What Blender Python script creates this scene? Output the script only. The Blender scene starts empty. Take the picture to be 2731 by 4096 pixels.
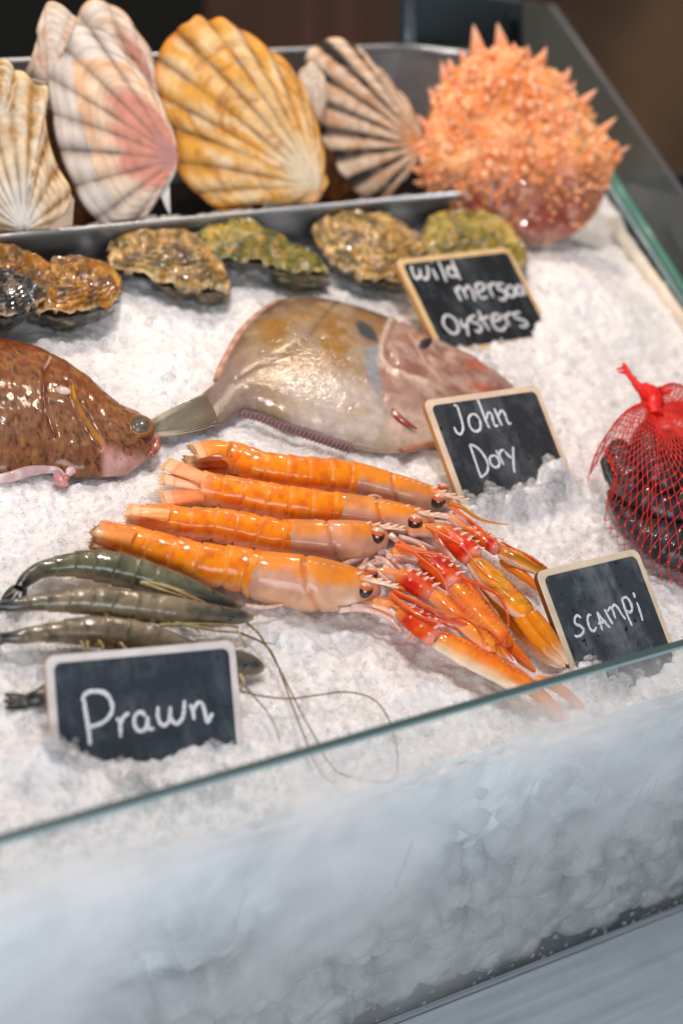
import bpy, math, random
import numpy as np
from mathutils import Matrix, Vector

rng = np.random.default_rng(7)
random.seed(7)
S = bpy.context.scene
COL = S.collection

# ------------------------------------------------------------------ camera, world, lamps, exposure
# The world frame is the frame of the sloping display bed: X along the counter, Y up the slope, Z off the ice.
FPX, CX, CY = 7300.0, 1365.5, 2048.0          # focal length and centre in pixels of the 2731x4096 photograph
CAM = np.array([-0.6198965, -0.6748877, 0.6948057])
ROT = np.array([[0.8251011225839341, 0.16924393887259503, -0.5390404684860138],
                [-0.5120503750676038, 0.6272169447139229, -0.5868588566741224],
                [0.238773011255163, 0.7602337755050227, 0.6041788275647539]])
cam_d = bpy.data.cameras.new('camera')
cam = bpy.data.objects.new('camera', cam_d)
COL.objects.link(cam)
M = Matrix(ROT.tolist()).to_4x4()
M.translation = Vector(CAM.tolist())
cam.matrix_world = M
cam_d.sensor_fit = 'VERTICAL'
cam_d.sensor_height = 36.0
cam_d.sensor_width = 24.0
cam_d.lens = FPX / 4096 * 36.0
cam_d.clip_start = 0.05
cam_d.clip_end = 60
cam_d.dof.use_dof = True
cam_d.dof.focus_distance = 1.11
cam_d.dof.aperture_fstop = 3.8
S.camera = cam
S.view_settings.view_transform = 'Standard'
S.view_settings.look = 'None'
S.view_settings.exposure = 0.0
S.view_settings.gamma = 1.0
S.view_settings.use_curve_mapping = False
S.render.engine = 'CYCLES'
S.cycles.use_denoising = True
S.cycles.max_bounces = 12
S.cycles.transmission_bounces = 10
S.cycles.transparent_max_bounces = 16
S.cycles.sample_clamp_indirect = 6.0
S.cycles.caustics_refractive = False
S.cycles.caustics_reflective = False

W = bpy.data.worlds.new('World')
S.world = W
W.use_nodes = True
wn = W.node_tree.nodes
wn['Background'].inputs[0].default_value = (0.56, 0.58, 0.62, 1)
wn['Background'].inputs[1].default_value = 0.40

UP = np.array([0, 0.4226, 0.9063])            # true vertical, the bed slopes by 25 degrees
BACK = np.array([0, 0.9063, -0.4226])         # true horizontal, away from the customer

def lamp(name, pos, target, power, color, size, size_y=None, spread=180):
    d = bpy.data.lights.new(name, 'AREA')
    d.energy = power
    d.color = color
    d.shape = 'RECTANGLE' if size_y else 'DISK'
    d.size = size
    if size_y:
        d.size_y = size_y
    d.spread = math.radians(spread)
    o = bpy.data.objects.new(name, d)
    COL.objects.link(o)
    o.location = pos
    v = Vector(target) - Vector(pos)
    o.rotation_euler = v.to_track_quat('-Z', 'Y').to_euler()
    return o

def place(x, b, u):                           # metres: along counter, back, up (true vertical)
    return tuple((np.array([x, 0, 0]) + BACK * b + UP * u).tolist())

WARM = (1.0, 0.82, 0.64)
for i, (x, b, p) in enumerate(((-0.25, 0.34, 1.2), (0.13, 0.36, 1.05), (0.50, 0.38, 2.4))):
    lamp('spot_lamp', place(x, b, 1.05), place(x * 0.8, b - 0.10, 0), p, WARM, 0.07, spread=150)
lamp('spot_lamp', place(-0.15, -0.18, 1.15), place(0.02, 0.05, 0), 5.0, (1.0, 0.90, 0.86), 0.06, spread=150)
lamp('window_light', place(-0.9, -1.5, -0.15), place(0, 0, -0.08), 25.0, (0.88, 0.94, 1.0), 1.3, 0.9)

# ------------------------------------------------------------------ helpers: pixels of the photograph to points of the place
def ray(x, y):
    return ROT @ np.array([x - CX, -(y - CY), -FPX])

def at(x, y, z=0.0):                          # on the plane Z = z
    d = ray(x, y)
    return CAM + d * ((z - CAM[2]) / d[2])

def aty(x, y, Y):                             # on the plane Y = Y
    d = ray(x, y)
    return CAM + d * ((Y - CAM[1]) / d[1])

def onto(x, y, o, n):                         # on the plane through o with normal n
    d = ray(x, y)
    return CAM + d * (((o - CAM) @ n) / (d @ n))

def project(P):
    c = (np.asarray(P) - CAM) @ ROT
    return np.stack([CX + FPX * c[..., 0] / -c[..., 2], CY - FPX * c[..., 1] / -c[..., 2]], -1)

def unit(v):
    return v / max(np.linalg.norm(v), 1e-12)

def lin(h):                                   # '#rrggbb' -> linear rgb
    h = h.lstrip('#')
    c = np.array([int(h[i:i + 2], 16) for i in (0, 2, 4)]) / 255.0
    return np.where(c <= 0.04045, c / 12.92, ((c + 0.055) / 1.055) ** 2.4)

def mixc(a, b, t):
    t = np.clip(np.asarray(t), 0, 1)[..., None]
    return np.asarray(a) * (1 - t) + np.asarray(b) * t

def sstep(a, b, x):
    t = np.clip((np.asarray(x) - a) / (b - a), 0, 1)
    return t * t * (3 - 2 * t)

# vectorised gradient noise
_perm = np.random.default_rng(3).permutation(256)
_perm = np.concatenate([_perm, _perm, _perm])
_grad = np.random.default_rng(5).normal(size=(256, 3))
_grad /= np.linalg.norm(_grad, axis=1)[:, None]

def noise(P):
    P = np.asarray(P, float)
    i = np.floor(P).astype(int)
    f = P - i
    u = f * f * f * (f * (f * 6 - 15) + 10)
    i &= 255
    out = 0
    for dx in (0, 1):
        for dy in (0, 1):
            for dz in (0, 1):
                h = _perm[_perm[_perm[(i[..., 0] + dx) & 255] + ((i[..., 1] + dy) & 255)] + ((i[..., 2] + dz) & 255)]
                g = _grad[h]
                d = g[..., 0] * (f[..., 0] - dx) + g[..., 1] * (f[..., 1] - dy) + g[..., 2] * (f[..., 2] - dz)
                w = (u[..., 0] if dx else 1 - u[..., 0]) * (u[..., 1] if dy else 1 - u[..., 1]) * (u[..., 2] if dz else 1 - u[..., 2])
                out = out + d * w
    return out * 1.5

def fbm(P, s, o=4, gain=0.5):
    P = np.asarray(P, float) * s
    a, t = 1.0, 0
    for k in range(o):
        t = t + a * noise(P + 17.3 * k)
        P = P * 2.03
        a *= gain
    return t

# ------------------------------------------------------------------ helpers: objects
def thing(name, label, cat, loc, group=None):
    o = bpy.data.objects.new(name, None)
    o.empty_display_size = 0.01
    COL.objects.link(o)
    o.location = tuple(np.asarray(loc, float).tolist())
    tag(o, label, cat, group)
    return o

def tag(o, label=None, cat=None, group=None, kind=None):
    if label: o['label'] = label
    if cat: o['category'] = cat
    if group: o['group'] = group
    if kind: o['kind'] = kind
    return o

def mesh(name, V, F, mat, parent=None, col=None, smooth=True, label=None, solid=0, mats=None, fmat=None, loc=None):
    V = np.asarray(V, float).reshape(-1, 3)
    base = np.zeros(3)
    chain = parent
    while chain is not None:
        base = base + np.array(chain.location)
        chain = chain.parent
    me = bpy.data.meshes.new(name)
    if loc is not None and parent is None:
        base = np.asarray(loc, float)
    V = V - base
    if isinstance(F, np.ndarray) and F.ndim == 2:
        n, k = F.shape
        me.vertices.add(len(V))
        me.vertices.foreach_set('co', V.astype(np.float32).ravel())
        me.loops.add(n * k)
        me.loops.foreach_set('vertex_index', F.astype(np.int32).ravel())
        me.polygons.add(n)
        me.polygons.foreach_set('loop_start', (np.arange(n) * k).astype(np.int32))
        me.update(calc_edges=True)
        me.validate()
    else:
        me.from_pydata(V.tolist(), [], [list(map(int, f)) for f in F])
    if col is not None:
        a = me.color_attributes.new('Col', 'FLOAT_COLOR', 'POINT')
        c = np.ones((len(V), 4), np.float32)
        c[:, :3] = np.clip(np.broadcast_to(col, (len(V), 3)), 0, 1)
        a.data.foreach_set('color', c.ravel())
    me.polygons.foreach_set('use_smooth', np.full(len(me.polygons), smooth))
    for m in (mats or [mat]):
        me.materials.append(m)
    if fmat is not None:
        me.polygons.foreach_set('material_index', np.asarray(fmat, np.int32))
    me.update()
    o = bpy.data.objects.new(name, me)
    COL.objects.link(o)
    if parent is not None:
        o.parent = parent
    elif loc is not None:
        o.location = tuple(base.tolist())
    if label: o['label'] = label
    if solid:
        md = o.modifiers.new('solid', 'SOLIDIFY')
        md.thickness = abs(solid)
        md.offset = -1 if solid > 0 else 1
    return o

class Bag:                                    # collects several shapes into one mesh
    def __init__(s): s.V, s.F, s.C, s.n = [], [], [], 0
    def add(s, V, F, col=None):
        V = np.asarray(V, float).reshape(-1, 3)
        s.V.append(V)
        s.F += [[i + s.n for i in f] for f in (F.tolist() if isinstance(F, np.ndarray) else F)]
        s.C.append(np.broadcast_to(np.array([.5, .5, .5]) if col is None else col, (len(V), 3)))
        s.n += len(V)
    def build(s, name, mat, parent=None, **k):
        return mesh(name, np.concatenate(s.V), s.F, mat, parent, col=np.concatenate(s.C), **k)

def grid_faces(nu, nv, wrap=False):
    i, j = np.meshgrid(np.arange(nu - 1), np.arange(nv if wrap else nv - 1), indexing='ij')
    a = i * nv + j
    b = i * nv + (j + 1) % nv
    return np.stack([a, b, b + nv, a + nv], -1).reshape(-1, 4)

def spline(P, n, closed=False):
    P = np.asarray(P, float)
    m = len(P)
    if closed:
        idx = np.arange(-1, m + 2) % m
        Q = P[idx]; seg = m
    else:
        Q = np.vstack([2 * P[0] - P[1], P, 2 * P[-1] - P[-2]]); seg = m - 1
    d = np.linalg.norm(np.diff(P[:, :2] if P.shape[1] > 2 else P, axis=0), axis=1)
    t = np.linspace(0, seg, n, endpoint=not closed)
    k = np.minimum(t.astype(int), seg - 1)
    u = (t - k)[:, None]
    p0, p1, p2, p3 = Q[k], Q[k + 1], Q[k + 2], Q[k + 3]
    return 0.5 * (2 * p1 + (p2 - p0) * u + (2 * p0 - 5 * p1 + 4 * p2 - p3) * u ** 2 + (3 * p1 - p0 - 3 * p2 + p3) * u ** 3)

def resample(P, n, closed=False):             # smooth and evenly spaced
    Q = spline(P, max(200, 8 * len(P)), closed)
    if closed: Q = np.vstack([Q, Q[:1]])
    d = np.concatenate([[0], np.cumsum(np.linalg.norm(np.diff(Q, axis=0), axis=1))])
    t = np.linspace(0, d[-1], n, endpoint=not closed)
    return np.stack([np.interp(t, d, Q[:, k]) for k in range(Q.shape[1])], -1)

ZUP = np.array([0, 0, 1.0])

def frames(P, up=ZUP):
    T = np.gradient(P, axis=0)
    T /= np.linalg.norm(T, axis=1)[:, None] + 1e-12
    Sd = np.cross(T, up)
    bad = np.linalg.norm(Sd, axis=1) < 1e-3
    Sd[bad] = [1, 0, 0]
    Sd /= np.linalg.norm(Sd, axis=1)[:, None]
    U = np.cross(Sd, T)
    return T, Sd, U

def tube(P, rs, ru=None, k=10, up=ZUP, cap=True):
    """rings round the path P; rs = sideways radius, ru = radius along up.  returns V, F, s, phi per vertex"""
    P = np.asarray(P, float)
    n = len(P)
    rs = np.broadcast_to(rs, (n,)) if np.ndim(rs) < 2 else rs
    ru = rs if ru is None else (np.broadcast_to(ru, (n,)) if np.ndim(ru) < 2 else ru)
    T, Sd, U = frames(P, up)
    ph = np.linspace(0, 2 * np.pi, k, endpoint=False)
    R1 = rs if np.ndim(rs) == 2 else np.repeat(rs[:, None], k, 1)
    R2 = ru if np.ndim(ru) == 2 else np.repeat(ru[:, None], k, 1)
    V = P[:, None] + Sd[:, None] * (R1 * np.cos(ph))[..., None] + U[:, None] * (R2 * np.sin(ph))[..., None]
    V = V.reshape(-1, 3)
    F = grid_faces(n, k, True).tolist()
    s = np.repeat(np.linspace(0, 1, n), k)
    phi = np.tile(ph, n)
    if cap:
        F.append(list(range(k))[::-1] if False else list(range(k)))
        F.append([(n - 1) * k + j for j in range(k)][::-1])
    return V, F, s, phi

def cone(bag, a, b, r, col, tip=None, k=7, bend=None):
    a, b = np.asarray(a, float), np.asarray(b, float)
    t = np.linspace(0, 1, 6)[:, None]
    P = a + (b - a) * t
    if bend is not None: P = P + np.asarray(bend) * (t * (1 - t)) * 4
    R = r * (1 - np.linspace(0, 1, 6) ** 1.3 * 0.93)
    up = ZUP if abs(unit(b - a)[2]) < 0.9 else np.array([0, 1.0, 0])
    V, F, s, _ = tube(P, R, k=k, up=up)
    c = np.broadcast_to(col, (len(V), 3)) if tip is None else mixc(col, tip, s ** 1.3)
    bag.add(V, F, c)

def ball(c, r, nu=14, nv=20, axes=None):
    th = np.linspace(0.001, np.pi - 0.001, nu)
    ph = np.linspace(0, 2 * np.pi, nv, endpoint=False)
    D = np.stack([np.sin(th)[:, None] * np.cos(ph), np.sin(th)[:, None] * np.sin(ph), np.repeat(np.cos(th)[:, None], nv, 1)], -1)
    r = np.broadcast_to(r, (3,))
    L = D * r
    if axes is not None: L = L @ np.asarray(axes)
    return (L + np.asarray(c)).reshape(-1, 3), grid_faces(nu, nv, True), D.reshape(-1, 3)

def box(lo, hi):
    lo, hi = np.asarray(lo, float), np.asarray(hi, float)
    V = [[(lo, hi)[(i >> k) & 1][k] for k in range(3)] for i in range(8)]
    F = [[0, 2, 3, 1], [4, 5, 7, 6], [0, 1, 5, 4], [2, 6, 7, 3], [0, 4, 6, 2], [1, 3, 7, 5]]
    return np.array(V), F

def prism(poly, depth):                       # closed slab: polygon of 3D points pushed by the vector depth
    P = np.asarray(poly, float)
    n = len(P)
    V = np.vstack([P, P + np.asarray(depth)])
    F = [list(range(n))[::-1], list(range(n, 2 * n))] + [[i, (i + 1) % n, n + (i + 1) % n, n + i] for i in range(n)]
    return V, F

# ------------------------------------------------------------------ helpers: materials
def new_mat(name):
    m = bpy.data.materials.new(name)
    m.use_nodes = True
    nt = m.node_tree
    return m, nt, nt.nodes['Principled BSDF'], nt.nodes['Material Output']

def setp(b, **k):
    for key, v in k.items():
        i = b.inputs[key.replace('_', ' ')]
        i.default_value = (*v, 1) if isinstance(v, (tuple, list, np.ndarray)) and len(v) == 3 and i.type == 'RGBA' else v

def nz(nt, scale, detail=4, rough=0.55, vec=None, dist=0.0):
    n = nt.nodes.new('ShaderNodeTexNoise')
    n.inputs['Scale'].default_value = scale
    n.inputs['Detail'].default_value = detail
    n.inputs['Roughness'].default_value = rough
    n.inputs['Distortion'].default_value = dist
    if vec is None:
        g = nt.nodes.get('geo') or nt.nodes.new('ShaderNodeTexCoord')
        g.name = 'geo'
        vec = g.outputs['Object']
    nt.links.new(vec, n.inputs['Vector'])
    return n.outputs['Fac']

def mapr(nt, fac, a, b, c=0.0, d=1.0):
    n = nt.nodes.new('ShaderNodeMapRange')
    for i, v in zip((1, 2, 3, 4), (a, b, c, d)): n.inputs[i].default_value = v
    nt.links.new(fac, n.inputs[0])
    return n.outputs[0]

def mul(nt, a, b, op='MULTIPLY'):
    n = nt.nodes.new('ShaderNodeMath')
    n.operation = op
    for i, v in enumerate((a, b)):
        if hasattr(v, 'links'): nt.links.new(v, n.inputs[i])
        else: n.inputs[i].default_value = v
    return n.outputs[0]

def cmix(nt, fac, a, b, kind='MIX'):
    n = nt.nodes.new('ShaderNodeMix')
    n.data_type = 'RGBA'
    n.blend_type = kind
    for sock, v in ((n.inputs[0], fac), (n.inputs[6], a), (n.inputs[7], b)):
        if hasattr(v, 'links'): nt.links.new(v, sock)
        elif sock.type == 'RGBA': sock.default_value = (*v, 1)
        else: sock.default_value = v
    return n.outputs[2]

def bump(nt, b, h, strength=0.3, dist=0.001, sock='Normal'):
    n = nt.nodes.new('ShaderNodeBump')
    n.inputs['Strength'].default_value = strength
    n.inputs['Distance'].default_value = dist
    nt.links.new(h, n.inputs['Height'])
    nt.links.new(n.outputs[0], b.inputs[sock])
    return n

def flesh(name, rough=0.35, coat=0.8, var=(0.75, 1.15), vscale=60, bscale=300, bstr=0.25, bdist=0.0008, sss=0.0, sssr=(0.01, 0.005, 0.003), speck=None, coatr=0.06, trans=0.0, spec=0.25, fine=0.0, cior=1.5):
    """wet organic surface: colour from the mesh's Col attribute, broken up by noise"""
    m, nt, b, out = new_mat(name)
    a = nt.nodes.new('ShaderNodeAttribute')
    a.attribute_name = 'Col'
    f = mapr(nt, nz(nt, vscale, 5), 0.3, 0.7, *var)
    cc = nt.nodes.new('ShaderNodeCombineColor')
    for i in range(3): nt.links.new(f, cc.inputs[i])
    c = cmix(nt, 1.0, a.outputs['Color'], cc.outputs[0], 'MULTIPLY')
    if speck:
        sc, lo, hi, colr = speck
        c = cmix(nt, mapr(nt, nz(nt, sc, 3, 0.7), lo, hi), c, colr)
    nt.links.new(c, b.inputs['Base Color'])
    setp(b, Roughness=rough, Coat_Weight=coat, Coat_Roughness=coatr, Coat_IOR=cior, Specular_IOR_Level=spec)
    if sss:
        setp(b, Subsurface_Weight=sss, Subsurface_Radius=sssr, Subsurface_Scale=1.0)
    if trans: setp(b, Transmission_Weight=trans)
    bump(nt, b, nz(nt, bscale, 4, 0.6), bstr, bdist)
    h = nz(nt, bscale * 0.45, 2, 0.5)
    if fine: h = mul(nt, h, mul(nt, nz(nt, bscale * 2.2, 3, 0.6), fine), 'ADD')
    bump(nt, b, h, bstr * 0.8, bdist, 'Coat Normal')
    return m

def plain(name, col, rough=0.5, metal=0.0, vscale=40, var=0.2, coat=0.0, bstr=0.0, bscale=200):
    m, nt, b, out = new_mat(name)
    col = np.asarray(col)
    c = cmix(nt, mapr(nt, nz(nt, vscale, 4), 0.3, 0.7), tuple(col * (1 - var)), tuple(np.minimum(col * (1 + var), 1)))
    nt.links.new(c, b.inputs['Base Color'])
    setp(b, Roughness=rough, Metallic=metal, Coat_Weight=coat)
    if bstr: bump(nt, b, nz(nt, bscale, 4), bstr, 0.001)
    return m
# ------------------------------------------------------------------ chalkboard sign poses (used by the ice heaps too)
def sign_axes(yaw, lean, roll):
    yaw, lean, roll = (math.radians(v) for v in (yaw, lean, roll))
    u, v, n = np.array([1, 0, 0.]), np.array([0, 0, 1.]), np.array([0, -1., 0])
    u, v = u * math.cos(roll) + v * math.sin(roll), v * math.cos(roll) - u * math.sin(roll)
    L = np.array([[1, 0, 0], [0, math.cos(lean), math.sin(lean)], [0, -math.sin(lean), math.cos(lean)]])
    Z = np.array([[math.cos(yaw), -math.sin(yaw), 0], [math.sin(yaw), math.cos(yaw), 0], [0, 0, 1]])
    return [Z @ (L @ a) for a in (u, v, n)]

SIGNS = {
    'prawn': (np.array([-0.2529, -0.0936, 0.0362]), sign_axes(-10.9, 46.1, 0.2), 0.1047, 0.076),
    'john': (np.array([0.0828, 0.047, 0.0392]), sign_axes(3.5, 61.2, -4.0), 0.0991, 0.094),
    'scampi': (np.array([0.0569, -0.117, 0.037]), sign_axes(4.3, 59.2, -3.7), 0.085, 0.086),
    'wild': (np.array([0.1647, 0.206, 0.0369]), sign_axes(14.1, 64.6, -9.8), 0.1192, 0.083),
}
YG = -0.2165                                  # outer face of the front glass
GT = 0.006                                    # its thickness
GLASS_TOP = 0.06
LEDGE = -0.2365

# ------------------------------------------------------------------ materials of the setting
def ice_material(name, clear, white=0.90, sss=1.0, rough=True):
    """frosty crumbs: a white scattering body, part of it see-through, with wet glints"""
    m, nt, b, out = new_mat(name)
    g = nt.nodes.new('ShaderNodeNewGeometry')
    pos = g.outputs['Position']
    wet = mapr(nt, nz(nt, 15, 5, 0.62, pos), 0.57, 0.74)
    c = cmix(nt, wet, (white, white * 0.975, white * 0.97), (white * 0.74, white * 0.76, white * 0.78))
    nt.links.new(c, b.inputs['Base Color'])
    setp(b, IOR=1.31, Subsurface_Weight=sss, Subsurface_Radius=(0.0070, 0.0070, 0.0072), Subsurface_Scale=1.0)
    nt.links.new(mapr(nt, nz(nt, 700, 2, 0.5, pos), 0.35, 0.65, 0.05, 0.32), b.inputs['Roughness'])
    bump(nt, b, nz(nt, 800 if rough else 60, 3, 0.6, pos), 0.5 if rough else 0.3, 0.0006)
    if clear[1] <= 0:
        return m
    tr = nt.nodes.new('ShaderNodeBsdfTransparent')
    tr.inputs[0].default_value = (0.95, 0.96, 0.97, 1)
    gl = nt.nodes.new('ShaderNodeBsdfGlossy')
    gl.inputs['Roughness'].default_value = 0.07
    fr = nt.nodes.new('ShaderNodeFresnel'); fr.inputs[0].default_value = 1.31
    bn = nt.nodes.new('ShaderNodeBump'); bn.inputs['Strength'].default_value = 0.6; bn.inputs['Distance'].default_value = 0.001
    nt.links.new(nz(nt, 500 if rough else 70, 3, 0.6, pos), bn.inputs['Height'])
    nt.links.new(bn.outputs[0], gl.inputs['Normal']); nt.links.new(bn.outputs[0], fr.inputs['Normal'])
    m2 = nt.nodes.new('ShaderNodeMixShader')
    nt.links.new(mul(nt, fr.outputs[0], mul(nt, 1.0, g.outputs['Backfacing'], 'SUBTRACT')), m2.inputs[0]); nt.links.new(tr.outputs[0], m2.inputs[1]); nt.links.new(gl.outputs[0], m2.inputs[2])
    m3 = nt.nodes.new('ShaderNodeMixShader')
    nt.links.new(mapr(nt, nz(nt, 300 if rough else 45, 2, 0.5, pos), 0.40, 0.62, clear[0], clear[1]), m3.inputs[0])
    tl = nt.nodes.new('ShaderNodeBsdfTranslucent')
    nt.links.new(c, tl.inputs[0])
    m1 = nt.nodes.new('ShaderNodeMixShader')
    m1.inputs[0].default_value = 0.45 if rough else 0.25
    nt.links.new(b.outputs[0], m1.inputs[1]); nt.links.new(tl.outputs[0], m1.inputs[2])
    nt.links.new(m1.outputs[0], m3.inputs[1]); nt.links.new(m2.outputs[0], m3.inputs[2])
    nt.links.new(m3.outputs[0], out.inputs['Surface'])
    return m

M_ICE = ice_material('crushed ice', (0.0, 0.0), 0.87)
M_GRAIN = ice_material('ice grains', (0.70, 0.97), 0.96, 0.0)
M_CLEAR = ice_material('clear ice', (0.50, 0.85), 0.96, 0.8)

def brushed(name, col, rough=0.32, sx=4, sy=220, var=0.25, metal=1.0):
    m, nt, b, out = new_mat(name)
    t = nt.nodes.new('ShaderNodeTexCoord')
    mp = nt.nodes.new('ShaderNodeMapping')
    mp.inputs['Scale'].default_value = (sx, sy, sy)
    nt.links.new(t.outputs['Object'], mp.inputs['Vector'])
    n1 = nz(nt, 1.0, 6, 0.65, mp.outputs['Vector'])
    n2 = nz(nt, 14, 5, 0.6)
    col = np.asarray(col)
    c = cmix(nt, mapr(nt, n1, 0.3, 0.7), tuple(col * (1 - var)), tuple(col * (1 + var)))
    c = cmix(nt, mapr(nt, n2, 0.48, 0.75, 0, 0.45), c, tuple(col * 0.6))
    nt.links.new(c, b.inputs['Base Color'])
    setp(b, Metallic=metal)
    nt.links.new(mapr(nt, n2, 0.3, 0.7, rough * 0.8, rough * 1.3), b.inputs['Roughness'])
    bump(nt, b, n1, 0.12, 0.0005)
    return m

M_STEEL = brushed('brushed steel', (0.50, 0.53, 0.57), 0.36, 3, 200, 0.25, 0.80)
M_LEDGE = brushed('scratched steel', (0.62, 0.66, 0.70), 0.42, 5, 160, 0.18, 0.45)
M_DARKSTEEL = plain('dark grey steel', lin('#4a4d50'), 0.4, 0.6)  # the bin's own dark grey metal

def glass_material(name, tint, fog_haze=None):
    m, nt, b, out = new_mat(name)
    nt.nodes.remove(b)
    tr = nt.nodes.new('ShaderNodeBsdfTransparent')
    tr.inputs[0].default_value = (*tint, 1)
    gl = nt.nodes.new('ShaderNodeBsdfGlossy')
    gl.inputs['Roughness'].default_value = 0.03
    gl.inputs['Color'].default_value = (0.9, 0.95, 0.97, 1)
    fr = nt.nodes.new('ShaderNodeFresnel')
    fr.inputs[0].default_value = 1.45
    mx = nt.nodes.new('ShaderNodeMixShader')
    gb = nt.nodes.new('ShaderNodeNewGeometry')
    nt.links.new(mul(nt, fr.outputs[0], mul(nt, 1.0, gb.outputs['Backfacing'], 'SUBTRACT')), mx.inputs[0])
    nt.links.new(tr.outputs[0], mx.inputs[1])
    nt.links.new(gl.outputs[0], mx.inputs[2])
    res = mx.outputs[0]
    if fog_haze:
        fac, nt_col = fog_haze(nt)
        df = nt.nodes.new('ShaderNodeBsdfDiffuse')
        df.inputs[0].default_value = (*nt_col, 1)
        tl = nt.nodes.new('ShaderNodeBsdfTranslucent')
        tl.inputs[0].default_value = (*nt_col, 1)
        mm = nt.nodes.new('ShaderNodeMixShader')
        mm.inputs[0].default_value = 0.5
        nt.links.new(df.outputs[0], mm.inputs[1])
        nt.links.new(tl.outputs[0], mm.inputs[2])
        m2 = nt.nodes.new('ShaderNodeMixShader')
        nt.links.new(fac, m2.inputs[0])
        nt.links.new(res, m2.inputs[1])
        nt.links.new(mm.outputs[0], m2.inputs[2])
        res = m2.outputs[0]
    nt.links.new(res, out.inputs['Surface'])
    return m

def front_fog(nt):                            # condensation: thin at the top edge, thick below the ice line, wiped and run off low down
    g = nt.nodes.new('ShaderNodeNewGeometry')
    sp = nt.nodes.new('ShaderNodeSeparateXYZ')
    nt.links.new(g.outputs['Position'], sp.inputs[0])
    r = nt.nodes.new('ShaderNodeValToRGB')
    e = r.color_ramp.elements
    vals = ((-0.2365, 0.16), (-0.17, 0.26), (-0.11, 0.42), (-0.05, 0.62), (-0.005, 0.68), (0.022, 0.34), (0.06, 0.06))
    e[0].position, e[1].position = 0.0, 1.0
    for z, v in vals[1:-1]: e.new((z + 0.2365) / 0.2965)
    for el, (z, v) in zip(sorted(e, key=lambda q: q.position), vals): el.color = (v, v, v, 1)
    nt.links.new(mapr(nt, sp.outputs['Z'], -0.2365, 0.06), r.inputs[0])
    n = mapr(nt, nz(nt, 9, 3, 0.5, g.outputs['Position'], 0.8), 0.34, 0.66, 0.30, 1.40)
    low = mapr(nt, sp.outputs['Z'], -0.08, -0.19, 0.0, 1.0)
    right = mapr(nt, sp.outputs['X'], -0.02, 0.16, 0.0, 1.0)
    clear = mul(nt, 1.0, mul(nt, mul(nt, low, right), 0.80), 'SUBTRACT')
    drop = mul(nt, 1.0, mul(nt, mul(nt, low, right), mapr(nt, nz(nt, 330, 2, 0.5, g.outputs['Position']), 0.50, 0.62, 0.0, 0.6)), 'SUBTRACT')
    f = mul(nt, mul(nt, mul(nt, r.outputs[0], n), clear), drop)
    mn = nt.nodes.new('ShaderNodeMath'); mn.operation = 'MINIMUM'; mn.inputs[1].default_value = 0.93
    nt.links.new(f, mn.inputs[0])
    return mn.outputs[0], (0.87, 0.87, 0.88)

M_GLASS = glass_material('misted glass', (0.94, 0.955, 0.955), front_fog)
M_GLASS2 = glass_material('side glass', (0.80, 0.88, 0.88), lambda nt: (mapr(nt, nz(nt, 6, 3), 0.3, 0.7, 0.12, 0.22), (0.45, 0.46, 0.43)))  # grey haze of reflected light mixed into the side pane's colour
M_EDGE, _nt, _b, _o = new_mat('green glass edge')
setp(_b, Base_Color=(0.060, 0.095, 0.095), Roughness=0.22)
M_EDGE2, _nt, _b, _o = new_mat('pale green glass edge')
setp(_b, Base_Color=(0.10, 0.26, 0.20), Roughness=0.2)
M_EDGE4, _nt, _b, _o = new_mat('grey glass arris')
setp(_b, Base_Color=(0.13, 0.12, 0.13), Roughness=0.3)
M_EDGE3, _nt, _b, _o = new_mat('sea green glass arris')
setp(_b, Base_Color=(0.26, 0.36, 0.37), Roughness=0.25)

# ------------------------------------------------------------------ ice
HEAPS = []                                    # (x, y, radius x, radius y, height)
def heap(px, py, rx, ry, h, z=0.0):
    p = at(px, py, z)
    HEAPS.append((p[0], p[1], rx, ry, h))

heap(190, 2995, 0.020, 0.014, 0.012, 0.010)   # drift over the lower left of the prawn board
heap(320, 3085, 0.020, 0.013, 0.005, 0.008)
heap(520, 3140, 0.030, 0.010, 0.004, 0.008)
heap(750, 3190, 0.030, 0.010, 0.003, 0.008)
heap(2215, 1880, 0.014, 0.014, 0.020, 0.01)   # drift over the lower right of the john dory board
heap(2120, 1965, 0.014, 0.010, 0.012, 0.006)
heap(2000, 1990, 0.016, 0.010, 0.011, 0.006)
heap(1880, 2010, 0.014, 0.010, 0.006, 0.006)
heap(1840, 1405, 0.018, 0.012, 0.006, 0.004)   # under the oyster board
heap(1960, 1450, 0.030, 0.016, 0.003, 0.004)
heap(2350, 2690, 0.022, 0.010, 0.010, 0.0)    # under the scampi board
heap(2230, 1120, 0.03, 0.03, 0.008)
heap(2330, 1200, 0.05, 0.05, 0.012)

def ice_h(x, y):
    P = np.stack([x, y, np.zeros_like(x)], -1)
    h = -0.003 + 0.0050 * fbm(P, 17, 2) + 0.0022 * fbm(P + 3.1, 70, 2)
    for hx, hy, rx, ry, hh in HEAPS:
        h = h + hh * np.exp(-(((x - hx) / rx) ** 2 + ((y - hy) / ry) ** 2))
    return h

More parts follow.
